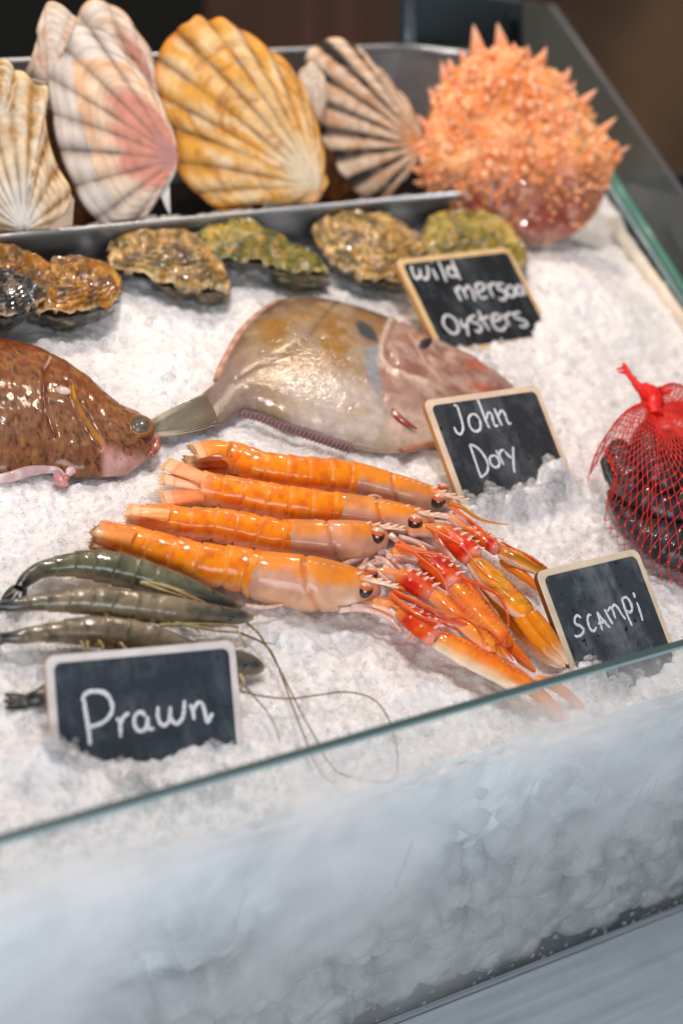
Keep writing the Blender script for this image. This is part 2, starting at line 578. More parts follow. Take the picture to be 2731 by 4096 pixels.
def build_ice():
    x0, x1, y0, y1 = -0.40, 0.56, YG + GT + 0.001, 0.345
    st = 0.0015
    X, Y = np.meshgrid(np.arange(x0, x1, st), np.arange(y0, y1, st), indexing='ij')
    P = np.stack([X, Y, np.zeros_like(X)], -1)
    Z = ice_h(X, Y) + 0.0022 * np.abs(fbm(P, 110, 3)) + 0.0004 * fbm(P, 250, 1)
    # the bed ends at the side glass
    ql, qr = at(2440, 760, 0.0), at(2731, 1210, 0.0)
    xe = ql[0] + (Y - ql[1]) * (qr[0] - ql[0]) / (qr[1] - ql[1]) - 0.004
    Z = np.where(X > xe, -0.03, Z)
    X = np.minimum(X, xe)
    V = np.stack([X, Y, Z], -1)
    bed = mesh('crushed_ice', V.reshape(-1, 3), grid_faces(*X.shape), M_ICE, loc=(0, 0, 0))
    tag(bed, 'white bed of crushed ice under the seafood', 'ice', kind='stuff')
    # loose grains: faceted crumbs of 1-5 mm
    t = (1 + 5 ** 0.5) / 2
    ico = np.array([(-1, t, 0), (1, t, 0), (-1, -t, 0), (1, -t, 0), (0, -1, t), (0, 1, t), (0, -1, -t), (0, 1, -t), (t, 0, -1), (t, 0, 1), (-t, 0, -1), (-t, 0, 1)]) / 1.9
    icf = np.array([(0, 11, 5), (0, 5, 1), (0, 1, 7), (0, 7, 10), (0, 10, 11), (1, 5, 9), (5, 11, 4), (11, 10, 2), (10, 7, 6), (7, 1, 8), (3, 9, 4), (3, 4, 2), (3, 2, 6), (3, 6, 8), (3, 8, 9), (4, 9, 5), (2, 4, 11), (6, 2, 10), (8, 6, 7), (9, 8, 1)])
    def grains(n, lo, hi, power, name, mat, where=None, lift=0.35, smooth=False):
        if where is None:
            px = rng.uniform(-150, 2880, n)
            py = 900 + (3560 - 900) * rng.uniform(0, 1, n) ** 0.9
            d = np.stack([px - CX, -(py - CY), np.full(n, -FPX)], -1) @ ROT.T
            Q = CAM + d * (-CAM[2] / d[:, 2])[:, None]
            xl = ql[0] + (Q[:, 1] - ql[1]) * (qr[0] - ql[0]) / (qr[1] - ql[1]) - 0.006
            k = (Q[:, 1] > y0 + 0.003) & (Q[:, 1] < y1) & (Q[:, 0] < xl) & (Q[:, 0] > x0)
            Q = Q[k]
        else:
            Q = where
        n = len(Q)
        r = lo + (hi - lo) * rng.uniform(0, 1, n) ** power
        z = ice_h(Q[:, 0], Q[:, 1]) + r * lift * rng.uniform(0.2, 1.3, n) if where is None else Q[:, 2]
        L = ico[None] * (1 + rng.normal(0, 0.22, (n, 12, 1))) * rng.uniform(0.65, 1.25, (n, 1, 3))
        q = rng.normal(size=(n, 4)); q /= np.linalg.norm(q, axis=1)[:, None]
        w, x, y, zz = q.T
        Rm = np.stack([1 - 2 * (y * y + zz * zz), 2 * (x * y - zz * w), 2 * (x * zz + y * w), 2 * (x * y + zz * w), 1 - 2 * (x * x + zz * zz), 2 * (y * zz - x * w), 2 * (x * zz - y * w), 2 * (y * zz + x * w), 1 - 2 * (x * x + y * y)], -1).reshape(n, 3, 3)
        L = np.einsum('nij,nkj->nki', Rm, L) * (r * 0.5)[:, None, None]
        V = L + np.stack([Q[:, 0], Q[:, 1], z], -1)[:, None]
        F = (icf[None] + 12 * np.arange(n)[:, None, None]).reshape(-1, 3)
        return mesh(name, V.reshape(-1, 3), F, mat, bed, smooth=smooth)
    tag(grains(30000, 0.0008, 0.0030, 2.0, 'ice_grains', M_GRAIN), kind='stuff')
    tag(grains(600, 0.004, 0.009, 1.8, 'ice_lumps', M_CLEAR, lift=0.1, smooth=True), kind='stuff')
    tag(grains(5000, 0.0010, 0.0030, 1.5, 'ice_chips', M_GRAIN, lift=0.5), kind='stuff')
    # bigger clear pieces heaped where the photograph shows them
    W = []
    for px, py, sp, m, z0 in ((560, 3085, 60, 14, 0.012), (330, 2990, 70, 12, 0.018), (250, 2930, 40, 8, 0.02), (800, 3150, 90, 10, 0.010), (2230, 1890, 45, 16, 0.018), (2130, 1960, 45, 14, 0.012), (2010, 1975, 60, 16, 0.01), (1870, 2005, 40, 8, 0.006), (1850, 1390, 60, 14, 0.016), (2390, 2665, 60, 14, 0.010), (2480, 2650, 40, 6, 0.008), (1000, 2340, 80, 16, 0.006), (660, 2240, 60, 10, 0.004), (760, 2300, 60, 12, 0.004)):
        for _ in range(m):
            p = at(px + rng.normal(0, sp), py + rng.normal(0, sp * 0.5), z0)
            p[2] = ice_h(p[0:1], p[1:2])[0] + rng.uniform(0.0, 0.004)
            W.append(p)
    tag(grains(0, 0.005, 0.013, 1.3, 'ice_pieces', M_CLEAR, where=np.array(W), smooth=True), kind='stuff')
    # the packed face of the ice behind the front glass
    zz = np.arange(LEDGE + 0.002, 0.004, 0.002)
    xx = np.arange(x0, x1 - 0.1, 0.002)
    X, Z = np.meshgrid(xx, zz, indexing='ij')
    P = np.stack([X, Z, np.zeros_like(X) + 5], -1)
    dep = sstep(0, -0.2, Z)
    yy = YG + GT + 0.004 + 0.010 * dep + 0.012 * np.abs(fbm(P, 24, 3)) * (0.4 + dep) + 0.012 * dep ** 2
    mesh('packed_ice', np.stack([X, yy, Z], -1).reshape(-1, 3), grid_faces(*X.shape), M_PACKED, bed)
    B = Bag()
    for i in range(460):
        u = rng.uniform() ** 0.7 if i < 330 else rng.uniform(0.80, 1.0)
        c = np.array([rng.uniform(-0.36, 0.36), 0, -0.016 - u * 0.222])
        r = rng.uniform(0.007, 0.019) * (0.75 + 0.4 * u)
        c[1] = YG + GT + r * 0.80 + rng.uniform(0.0, 0.014) * (0.3 + u)
        V, F, D = ball((0, 0, 0), 1.0, 9, 12)
        V = np.sign(V) * np.abs(V) ** rng.uniform(0.45, 0.7)
        V = V * (1 + 0.12 * noise(V * 1.3 + i)[:, None]) * r * rng.uniform(0.7, 1.2, 3)
        A = np.array(Matrix.Rotation(rng.uniform(0, 6), 3, Vector(rng.normal(size=3)).normalized()))
        V = V @ A.T + c
        V[:, 1] = np.maximum(V[:, 1], YG + GT + 0.0008)
        B.add(V, F)
    tag(B.build('ice_cubes', M_CUBE, bed, smooth=True), kind='stuff')
    return bed

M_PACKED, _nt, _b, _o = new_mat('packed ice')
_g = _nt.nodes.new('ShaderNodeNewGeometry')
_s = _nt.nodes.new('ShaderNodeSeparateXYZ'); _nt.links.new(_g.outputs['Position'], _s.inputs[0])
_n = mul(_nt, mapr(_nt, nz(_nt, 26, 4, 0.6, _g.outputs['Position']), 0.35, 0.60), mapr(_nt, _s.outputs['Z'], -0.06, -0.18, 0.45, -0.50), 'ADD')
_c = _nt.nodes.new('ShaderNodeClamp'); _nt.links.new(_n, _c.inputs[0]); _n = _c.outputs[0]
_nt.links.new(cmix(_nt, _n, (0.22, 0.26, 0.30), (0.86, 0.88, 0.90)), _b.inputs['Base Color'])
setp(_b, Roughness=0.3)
M_CUBE = ice_material('ice cubes', (0.35, 0.80), 0.80, 0.3, False)
ICE = build_ice()

# ------------------------------------------------------------------ counter: front glass, steel ledge, bin behind the ice
t = thing('front_glass', 'long misted clear glass panel with a green edge along the front of the ice', 'glass panel', (0, YG + GT / 2, LEDGE))
V, F = box((-0.75, YG, LEDGE), (0.75, YG + GT, GLASS_TOP - 0.0012))
mesh('pane', V, F, M_GLASS, t, smooth=False)
V, F = box((-0.75, YG + 0.0011, GLASS_TOP - 0.0012), (0.75, YG + GT - 0.0006, GLASS_TOP))
mesh('polished_edge', V, F, M_EDGE, t, smooth=False)
b = Bag()
V, F = prism([(-0.75, YG, GLASS_TOP - 0.0012), (-0.75, YG + 0.001, GLASS_TOP - 0.0001), (-0.75, YG + 0.001, GLASS_TOP - 0.0012)], (1.5, 0, 0))
mesh('bevel', V, F, M_EDGE3, t, smooth=False)
M_DROP = ice_material('water drops', (0.80, 0.95), 0.75, 0.0, False)
b = Bag()
for i in range(520):
    x, z = rng.uniform(-0.10, 0.26), LEDGE + 0.004 + 0.16 * rng.uniform() ** 1.5
    if rng.uniform() > sstep(-0.12, 0.10, np.array(x)) * 0.8 + 0.2: continue
    r = 0.0005 + 0.0016 * rng.uniform() ** 3
    V, F, D = ball((x, YG - 0.0001, z), (r, r * 0.45, r * rng.uniform(1.0, 1.5)), 7, 10)
    b.add(V, F)
for i in range(16):                            # runs of meltwater
    x, z = rng.uniform(-0.2, 0.24), rng.uniform(-0.15, -0.02)
    n_ = 14
    P = np.stack([x + 0.0012 * noise(np.stack([np.full(n_, i * 3.1), np.arange(n_) * 0.4, np.zeros(n_)], -1)), np.full(n_, YG - 0.0001), z - np.linspace(0, rng.uniform(0.02, 0.05), n_)], -1)
    V, F, s, ph = tube(P, np.linspace(0.0006, 0.0014, n_), np.full(n_, 0.0004), k=8, up=np.array([0, 1., 0]))
    b.add(V, F)
b.build('droplets', M_DROP, t)['kind'] = 'stuff'

t = thing('steel_counter', 'scratched brushed steel counter ledge below the front glass', 'counter', (0.1, -0.3, LEDGE))
V, F = box((-0.9, -0.95, LEDGE - 0.04), (1.1, YG - 0.0035, LEDGE - 0.001))
mesh('ledge', V, F, M_LEDGE, t, smooth=False)
V, F = box((-0.9, YG - 0.003, LEDGE - 0.03), (1.1, YG - 0.0005, LEDGE + 0.0035))
mesh('glazing_bead', V, F, M_STEEL, t, smooth=False)
V, F = box((-0.9, YG + GT + 0.075, LEDGE), (1.1, YG + GT + 0.08, -0.03))
mesh('inner_panel', V, F, M_DARKSTEEL, t, smooth=False)
V, F = box((-0.9, YG + 0.0005, LEDGE - 0.04), (1.1, 0.36, LEDGE - 0.002))
mesh('bin_floor', V, F, M_DARKSTEEL, t, smooth=False)
V, F = box((-0.9, 0.36, LEDGE - 0.04), (1.1, 0.365, -0.02))
mesh('back_panel', V, F, M_DARKSTEEL, t, smooth=False)

# ------------------------------------------------------------------ the steel tray with the shells
TRAY_Y0, TRAY_Z0, TRAY_Y1, TRAY_Z1 = 0.290, 0.030, 0.440, 0.080
XL, XR = -0.60, 0.385
t = thing('steel_tray', 'brushed steel tray holding the scallop shells at the back', 'tray', (0, TRAY_Y0, 0))
# front wall leans a little, with a rolled rim
V, F = prism([(XL, TRAY_Y0, TRAY_Z0), (XL, TRAY_Y0 + 0.004, TRAY_Z0), (XL, TRAY_Y0 + 0.022, -0.03), (XL, TRAY_Y0 + 0.018, -0.03)], (XR - XL, 0, 0))
mesh('front_wall', V, F, M_STEEL, t, smooth=False)
P = np.array([(XL, TRAY_Y0 + 0.002, TRAY_Z0), (0, TRAY_Y0 + 0.002, TRAY_Z0), (XR, TRAY_Y0 + 0.002, TRAY_Z0)])
V, F, s, ph = tube(P, [0.0020] * 3, k=12)
mesh('rim', V, F, M_STEEL, t)
V, F = box((XL, TRAY_Y0 + 0.020, -0.034), (XR, TRAY_Y1 + 0.004, -0.031))
mesh('base', V, F, plain('dark brown steel', lin('#2a211b'), 0.22, 0.5, 30, 0.5), t, smooth=False)  # floor darker and browner than the tray walls
V, F = prism([(XL, TRAY_Y1, TRAY_Z1), (XL, TRAY_Y1 + 0.004, TRAY_Z1), (XL, TRAY_Y1 - 0.004, -0.03), (XL, TRAY_Y1 - 0.008, -0.03)], (0.312 - XL, 0, 0))
mesh('back_wall', V, F, M_STEEL, t, smooth=False)
V, F, s, ph = tube(np.array([(XL, TRAY_Y1, TRAY_Z1), (0, TRAY_Y1, TRAY_Z1), (0.312, TRAY_Y1 - 0.001, TRAY_Z1), (0.37, TRAY_Y1 - 0.016, TRAY_Z1 - 0.001)]), [0.003] * 4, k=12)
mesh('rim', V, F, M_STEEL, t)
V, F = prism([(0.312, TRAY_Y1, TRAY_Z1), (0.314, TRAY_Y1 + 0.004, TRAY_Z1), (0.306, TRAY_Y1 - 0.004, -0.03), (0.304, TRAY_Y1 - 0.008, -0.03)], (0.06, -0.017, 0))
mesh('end_wall', V, F, M_STEEL, t, smooth=False)

# ------------------------------------------------------------------ side glass and rear glass
pa, pb = at(2731, 1200, 0.0), at(2440, 750, 0.0)
dirn = unit((pb - pa) * np.array([1, 1, 0]))
nrm = np.cross(dirn, ZUP)
o0 = pb
pts = [onto(px, py, o0, nrm) for px, py in ((2860, 1400), (2440, 745), (2085, 200), (2085, 12), (2190, 18), (2731, 800), (3100, 1330))]
t = thing('side_glass', 'sloping side glass panel with a green edge at the right end of the counter', 'glass panel', pb)
V, F = prism(pts, nrm * 0.008)
mesh('pane', V, F, M_GLASS2, t, smooth=False)
def strip(name, a, b, off, w, th, m):
    a, b = a + off, b + off
    V, F, s, ph = tube(np.stack([a, (a + b) / 2, b]), [w] * 3, [th] * 3, k=8)
    mesh(name, V, F, m, t)
lo, hi = pts[0], pts[2]
for a_, b_ in zip(((2731, 800), (2190, 18)), ((2190, 18), (2085, 12))):
    strip('bevel', onto(*a_, o0, nrm), onto(*b_, o0, nrm), nrm * 0.004, 0.0018, 0.0012, M_EDGE4)
strip('green_edge', onto(2860, 1350, o0, nrm), onto(2440, 690, o0, nrm), -nrm * 0.001, 0.004, 0.0035, M_EDGE2)
strip('pale_edge', onto(2860, 1385, o0, nrm), onto(2440, 728, o0, nrm), -nrm * 0.004, 0.003, 0.0022, M_EDGE3)
M_CREAM = plain('cream sealing strip', lin('#f0e2cc'), 0.45, 0, 60, 0.12)
a, b_ = at(2880, 1490, 0.004), at(2447, 890, 0.004)
V, F, s, ph = tube(np.stack([a, (a + b_) / 2, b_]), [0.0032] * 3, [0.006] * 3, k=8)
o = mesh('sealing_strip', V, F, M_CREAM, loc=b_, smooth=True)
tag(o, 'cream plastic sealing strip along the foot of the side glass', 'strip')

bo = aty(1850, 195, 0.462)
t = thing('rear_glass', 'upright blue grey glass panel behind the spiny crab', 'glass panel', bo)
pr = [aty(px, py, 0.462) for px, py in ((1612, 190), (2092, 222), (2092, 12), (1612, -60))]
V, F = prism(pr, (0, 0.006, 0))
M_REAR, nt_, b_s, o_s = new_mat('blue grey glass')
setp(b_s, Base_Color=(0.045, 0.060, 0.068), Roughness=0.45, Specular_IOR_Level=0.2)
mesh('pane', V, F, M_REAR, t, smooth=False)
V, F, s, ph = tube(np.stack([pr[0], (pr[0] + pr[1]) / 2, pr[1]]), [0.003] * 3, k=8)
mesh('green_edge', V, F, M_EDGE2, t)
pv = [aty(px, py, 0.456) for px, py in ((1640, 185), (1640, -60))]
V, F, s, ph = tube(np.stack([pv[0], (pv[0] + pv[1]) / 2, pv[1]]), [0.006] * 3, [0.002] * 3, k=8, up=np.array([0, 1., 0]))
mesh('post', V, F, plain('blue grey post', lin('#65727a'), 0.3, 0.4), t)
ps = [aty(px, py, 0.450) for px, py in ((2030, 78), (2062, 70), (2078, 95), (2078, 205), (2045, 215), (2056, 190), (2056, 100), (2030, 90))]
V, F = prism(ps, (0, 0.005, 0))
mesh('clamp', V, F, plain('dark clamp', lin('#20282c'), 0.3, 0.4), t, smooth=False)

# ------------------------------------------------------------------ the dim shop behind
WO = np.array([0, TRAY_Y1, 0.05]) + BACK * 1.1
def wall_px(x, y, o=WO): return onto(x, y, o, -BACK)
def panel(name, x0, x1, y0, y1, m, th, parent, o=WO):
    q = [wall_px(*p, o) for p in ((x0, y1), (x1, y1), (x1, y0), (x0, y0))]
    V, F = prism(q, BACK * th)
    return mesh(name, V, F, m, parent, smooth=False)
t = thing('shop_wall', 'dim brown panelled wall with a near black panel behind the display', 'wall', wall_px(1365, 900))
t['kind'] = 'structure'
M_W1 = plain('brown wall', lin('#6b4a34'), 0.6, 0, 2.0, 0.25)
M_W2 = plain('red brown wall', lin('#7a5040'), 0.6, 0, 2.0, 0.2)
M_W3 = plain('near black panel', lin('#17160f'), 0.7, 0, 2.0, 0.3)  # flat near-black panel in line with the others
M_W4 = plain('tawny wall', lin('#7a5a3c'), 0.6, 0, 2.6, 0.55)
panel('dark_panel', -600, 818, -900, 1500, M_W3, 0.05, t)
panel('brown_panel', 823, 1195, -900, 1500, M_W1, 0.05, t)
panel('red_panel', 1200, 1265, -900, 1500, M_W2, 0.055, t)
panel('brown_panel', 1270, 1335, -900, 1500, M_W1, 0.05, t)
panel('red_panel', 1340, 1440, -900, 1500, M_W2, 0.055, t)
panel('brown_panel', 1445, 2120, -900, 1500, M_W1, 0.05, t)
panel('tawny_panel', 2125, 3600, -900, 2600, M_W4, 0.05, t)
# ------------------------------------------------------------------ chalkboard signs
M_WOOD = flesh('pale wood', 0.55, 0.15, (0.85, 1.1), 90, 500, 0.15, 0.0004, coatr=0.3)
M_CHALK, nt_, b_, o_ = new_mat('white chalk ink')
nt_.links.new(cmix(nt_, mapr(nt_, nz(nt_, 900, 3), 0.3, 0.7), (0.42, 0.42, 0.44), (0.88, 0.88, 0.90)), b_.inputs['Base Color'])
setp(b_, Roughness=0.75)

def board_material(name, base, smear, gloss):
    m, nt, b, out = new_mat(name)
    base = np.array(base)
    t = nt.nodes.new('ShaderNodeTexCoord')
    mp = nt.nodes.new('ShaderNodeMapping')
    mp.inputs['Scale'].default_value = (70, 22, 22)
    nt.links.new(t.outputs['Object'], mp.inputs['Vector'])
    streak = mapr(nt, nz(nt, 1.0, 6, 0.7, mp.outputs['Vector']), 0.50, 0.80, 0, smear)
    blot = mapr(nt, nz(nt, 45, 5, 0.65), 0.50, 0.78, 0, smear)
    c = cmix(nt, streak, tuple(base), (0.22, 0.24, 0.27))
    c = cmix(nt, blot, c, (0.16, 0.18, 0.20))
    c = cmix(nt, mapr(nt, nz(nt, 260, 1, 0.4), 0.70, 0.74), c, (0.005, 0.006, 0.008))
    nt.links.new(c, b.inputs['Base Color'])
    nt.links.new(mapr(nt, nz(nt, 60, 4), 0.3, 0.7, gloss, gloss + 0.2), b.inputs['Roughness'])
    bump(nt, b, nz(nt, 500, 3), 0.1, 0.0004)
    return m

def rounded(w, h, r, k=6):
    P = []
    for cx_, cy_, a0 in ((w - r, -r, 90), (r, -r, 180), (r, -h + r, 270), (w - r, -h + r, 0)):
        pass
    for cx_, cy_, a0 in ((w - r, -h + r, -90), (w - r, -r, 0), (r, -r, 90), (r, -h + r, 180)):
        for i in range(k + 1):
            a = math.radians(a0 + 90 * i / k)
            P.append((cx_ + r * math.cos(a), cy_ + r * math.sin(a)))
    return np.array(P)

def make_sign(key, label, lines, scale, ox, oy, board, border, strokew, wood, side, th=0.0042):
    O, (u, v, n), w, h = SIGNS[key]
    root = thing('chalkboard_sign', label, 'chalkboard sign', O + u * w / 2 - v * h, 'chalkboard signs stuck in the ice')
    def loc(P, d): return O + P[:, :1] * u + P[:, 1:] * v + d * n
    A = rounded(w, h, 0.0055)
    A2 = rounded(w - 0.0008, h - 0.0008, 0.0052) + [0.0004, -0.0004]
    k = len(A)
    V = np.vstack([loc(A, -th), loc(A, -0.0005), loc(A2, 0.0)])
    F = [list(range(k))[::-1]] + [[i, (i + 1) % k, k + (i + 1) % k, k + i] for i in range(k)]
    F += [[k + i, k + (i + 1) % k, 2 * k + (i + 1) % k, 2 * k + i] for i in range(k)] + [list(range(2 * k, 3 * k))]
    # separate vertices for the burnt edge so that colours do not bleed
    V = np.vstack([V, loc(A, -th), loc(A, -0.0005)])
    F[1:k + 1] = [[3 * k + i, 3 * k + (i + 1) % k, 4 * k + (i + 1) % k, 4 * k + i] for i in range(k)]
    c = np.vstack([np.tile(lin(wood), (3 * k, 1)), np.tile(lin(side), (2 * k, 1))])
    mesh('wooden_frame', V, F, M_WOOD, root, col=c, smooth=False)
    B = rounded(w - 2 * border, h - 2 * border, 0.004) + [border, -border]
    V, F = prism(loc(B, -0.001), n * 0.0014)
    mesh('blackboard', V, F, board, root, smooth=False)
    for strokes in lines:
        bag = Bag()
        for st in strokes:
            P2 = np.array([(ox + x / scale, oy + y / scale) for x, y in st], float)
            P3 = np.array([onto(x, y, O + n * 0.0004, n) for x, y in P2])
            L = np.linalg.norm(np.diff(P3, axis=0), axis=1).sum()
            m = max(8, int(L / 0.0006))
            Q = resample(P3, m) if len(P3) > 1 else P3
            wd = strokew * 0.5 * (1 + 0.28 * noise(Q * 300)) * (0.80 + 0.20 * np.sin(np.linspace(0.25, 2.9, m)))
            # rounded ends
            e = np.minimum(np.arange(m), np.arange(m)[::-1]) * (L / (m - 1))
            wd = wd * np.sqrt(np.clip(1 - (1 - np.clip(e / (strokew * 0.5), 0, 1)) ** 2, 0.05, 1))
            V, F, s, ph = tube(Q, wd, np.full(m, 0.00022), k=8, up=n)
            bag.add(V, F)
        bag.build('lettering', M_CHALK, root)
    return root

BD1 = board_material('blue black slate', (0.008, 0.016, 0.026), 0.30, 0.5)
BD2 = board_material('charcoal slate', (0.020, 0.023, 0.027), 0.45, 0.40)
BD3 = board_material('slate with chalk dust', (0.028, 0.036, 0.048), 0.80, 0.45)
BD4 = board_material('glossy slate', (0.012, 0.013, 0.016), 0.35, 0.14)

make_sign('prawn', 'largest chalkboard sign, reading Prawn in white, before the grey prawns', [[
    [(390, 490), (400, 560), (410, 620), (424, 710), (432, 795)],
    [(378, 500), (400, 455), (450, 438), (520, 445), (565, 490), (578, 560), (545, 620), (490, 655), (430, 672)],
    [(605, 610), (625, 640), (632, 680), (632, 745)], [(632, 665), (650, 610), (690, 578)],
    [(800, 605), (770, 575), (735, 590), (722, 640), (740, 690), (775, 700), (805, 670), (812, 600)], [(808, 640), (822, 685), (856, 682)],
    [(880, 535), (878, 600), (895, 650), (930, 660), (955, 620), (962, 535)], [(958, 600), (985, 645), (1015, 645), (1045, 600), (1055, 495)],
    [(1090, 520), (1110, 570), (1118, 630)], [(1112, 565), (1140, 515), (1170, 520), (1190, 580), (1205, 640), (1240, 580)]]],
    1.6505, 100, 2500, BD1, 0.0042, 0.0024, '#d6cbc6', '#c69a74')
make_sign('john', 'chalkboard sign reading John Dory in white beside the pale fish head', [[
    [(390, 290), (430, 298)], [(425, 290), (455, 380), (480, 470), (485, 530), (460, 572), (425, 555), (398, 500)],
    [(620, 380), (570, 380), (540, 420), (550, 490), (590, 540), (640, 535), (655, 490), (640, 420), (600, 380)],
    [(625, 232), (660, 320), (700, 430), (740, 515)], [(710, 430), (725, 365), (760, 380), (775, 440), (795, 492), (825, 485)],
    [(785, 320), (825, 410), (862, 490)], [(825, 400), (850, 345), (885, 370), (910, 440), (930, 472), (950, 462)]], [
    [(548, 665), (600, 820), (660, 995)], [(548, 668), (620, 700), (690, 780), (725, 870), (715, 940), (660, 990)],
    [(790, 775), (750, 790), (745, 840), (780, 885), (825, 885), (835, 840), (810, 790), (780, 772)],
    [(800, 725), (840, 790), (878, 870)], [(835, 780), (845, 735), (880, 720)],
    [(885, 732), (915, 770), (955, 802)], [(968, 690), (970, 800), (975, 900), (985, 945)]]],
    2.412, 1650, 1500, BD2, 0.0046, 0.0019, '#e3c7ab', '#b98245')
make_sign('scampi', 'chalkboard sign reading Scampi, with chalk smears, beside the orange claws', [[
    [(555, 800), (515, 775), (490, 810), (500, 860), (545, 880), (580, 920), (560, 965), (515, 985), (485, 970)],
    [(655, 775), (630, 770), (618, 820), (635, 890), (665, 930), (690, 920), (705, 890)],
    [(710, 735), (740, 830), (765, 925)], [(712, 742), (770, 820), (840, 900)], [(720, 860), (800, 830)],
    [(785, 710), (820, 780), (868, 860)], [(812, 740), (845, 695), (870, 730), (895, 805)], [(858, 705), (885, 670), (920, 700), (955, 760), (995, 815)],
    [(955, 600), (1000, 740), (1060, 880)], [(955, 612), (1000, 595), (1040, 640), (1060, 710), (1035, 745), (1000, 720)],
    [(1105, 640), (1140, 740), (1165, 830)], [(1070, 545), (1080, 570), (1087, 602)]]],
    2.485, 2100, 2150, BD3, 0.0044, 0.0019, '#d9c6ab', '#7a4420')
make_sign('wild', 'glossy chalkboard sign reading Wild Mersea Oysters near the oysters', [[
    [(290, 225), (300, 280), (330, 330), (360, 300), (355, 250)], [(358, 300), (400, 335), (425, 300), (415, 220)],
    [(455, 245), (500, 340)], [(446, 195), (454, 208)], [(505, 190), (540, 270), (570, 355)],
    [(655, 290), (610, 240), (580, 250), (590, 300), (640, 310), (660, 290)], [(610, 180), (650, 270), (682, 340)]], [
    [(635, 400), (660, 455), (690, 510)], [(650, 432), (670, 395), (700, 420), (735, 490)], [(712, 430), (740, 390), (770, 420), (800, 510)],
    [(820, 440), (870, 410), (860, 375), (820, 370), (805, 410), (830, 470), (870, 485), (895, 470)],
    [(895, 370), (945, 480)], [(915, 412), (930, 372), (965, 368)],
    [(1030, 375), (985, 370), (985, 410), (1030, 430), (1050, 470), (1020, 500), (985, 480)],
    [(1110, 400), (1070, 390), (1050, 430), (1080, 470), (1115, 460), (1110, 400), (1135, 465)],
    [(1180, 395), (1140, 385), (1130, 430), (1160, 460), (1180, 440), (1170, 390), (1205, 465)]], [
    [(600, 620), (555, 630), (545, 690), (590, 750), (640, 770), (665, 730), (640, 660), (590, 620)],
    [(680, 650), (700, 710), (735, 700)], [(745, 640), (735, 700), (745, 790)],
    [(800, 625), (760, 640), (770, 670), (820, 690), (850, 720), (830, 755), (795, 740)],
    [(820, 580), (865, 670), (915, 745)], [(820, 662), (910, 630)],
    [(940, 670), (1000, 650), (990, 620), (945, 620), (935, 670), (970, 730), (1020, 740), (1050, 700)],
    [(1020, 610), (1075, 710)], [(1040, 660), (1060, 612), (1100, 610)],
    [(1160, 600), (1115, 605), (1120, 640), (1180, 660), (1215, 690), (1195, 715), (1150, 705)]]],
    2.0, 1500, 950, BD4, 0.0048, 0.0026, '#e2bf8c', '#c08c50')

# ------------------------------------------------------------------ scallop shells
M_SHELL = flesh('scallop shell', 0.6, 0.10, (0.78, 1.12), 70, 600, 0.35, 0.0006, coatr=0.3, spec=0.2)

def lean_plane(yaw, lean):
    yaw, lean = math.radians(yaw), math.radians(lean)
    n = np.array([0, -math.cos(lean), math.sin(lean)])
    c, s = math.cos(yaw), math.sin(yaw)
    return np.array([[c, -s, 0], [s, c, 0], [0, 0, 1]]) @ n

def shell(label, outline, hinge, baseY, paint, ribs=11, bulge=0.018, amp=0.0016, yaw=-25, lean=38, ears=(), rough=1.0, base=None, seed=0, groove=0.5, inward=False, gcol='#6a4a34'):
    n = lean_plane(yaw, lean)
    low = base or max(outline, key=lambda p: p[1])
    o = aty(low[0], low[1], baseY)
    root = thing('scallop_shell', label, 'shell', o, 'scallop shells in the steel tray')
    L3 = np.array([onto(x, y, o, n) for x, y in outline])
    H = onto(hinge[0], hinge[1], o, n)
    NT, NR = 300, 64
    O = resample(L3, NT)
    th = np.linspace(0, 1, NT)
    r = np.linspace(0, 1, NR)
    rr, tt = np.meshgrid(r, th, indexing='ij')
    wob = 0.06 * fbm(np.stack([tt * 3, rr * 0.6, np.full_like(rr, seed)], -1), 1.5, 2)
    ph = (tt + wob * 0.12) * ribs
    frac = ph - np.floor(ph)
    rib = np.sin(np.pi * frac) ** 0.8                       # 1 on the rib, 0 in the groove
    P = H + (O[None] - H) * rr[..., None]
    P = P + (O[None] - H) * ((rib - 0.5) * 0.013 * rr ** 6)[..., None] * rough
    prof = bulge * 1.5 * np.clip(np.sin(np.pi * tt), 0, 1) ** 0.7 * rr ** 0.8 * np.clip(1 - rr * 0.99, 0, 1) ** 0.75
    rings = 0.0006 * np.sin(rr * 60 + 2 * fbm(np.stack([tt * 2, rr * 2, np.full_like(rr, seed + 3.)], -1), 2, 2)) * rr
    steps = 0.0010 * sstep(0.5, 0.52, rr) * 0 + 0.0005 * noise(np.stack([tt * 12, rr * 30, np.full_like(rr, seed)], -1))
    hgt = prof + 1.15 * amp * (rib - 0.6) * rr ** 0.8 * 1.6 + rings + steps
    if inward: hgt = -hgt
    P = P + n * hgt[..., None]
    col = paint(rr, tt, rib, seed)
    gl = (1 - rib) ** 1.3 * sstep(0.08, 0.25, rr) * (0.75 + 0.5 * noise(np.stack([tt * 9, rr * 7, np.full_like(rr, seed + 40.)], -1)))
    col = mixc(col, lin(gcol), groove * gl)
    col = np.asarray(col) * (1 + 0.05 * np.sin(rr * 150 + 5 * noise(np.stack([tt * 4, rr * 3, np.full_like(rr, seed + 9.)], -1))) * sstep(0.3, 0.6, rr))[..., None]
    mesh('valve', P.reshape(-1, 3), grid_faces(NR, NT), M_SHELL, root, col=col.reshape(-1, 3), solid=0.0016)
    for pts, c in ears:
        E = np.array([onto(x, y, o + n * 0.001, n) for x, y in pts])
        V, F = prism(E, -n * 0.0015)
        mesh('ear', V, F, M_SHELL, root, col=np.tile(lin(c), (len(V), 1)), smooth=False)
    return root

def vn(rr, tt, a, b, seed, o=3):
    return fbm(np.stack([rr * a, tt * b, np.full_like(rr, seed * 7.7)], -1), 1, o)

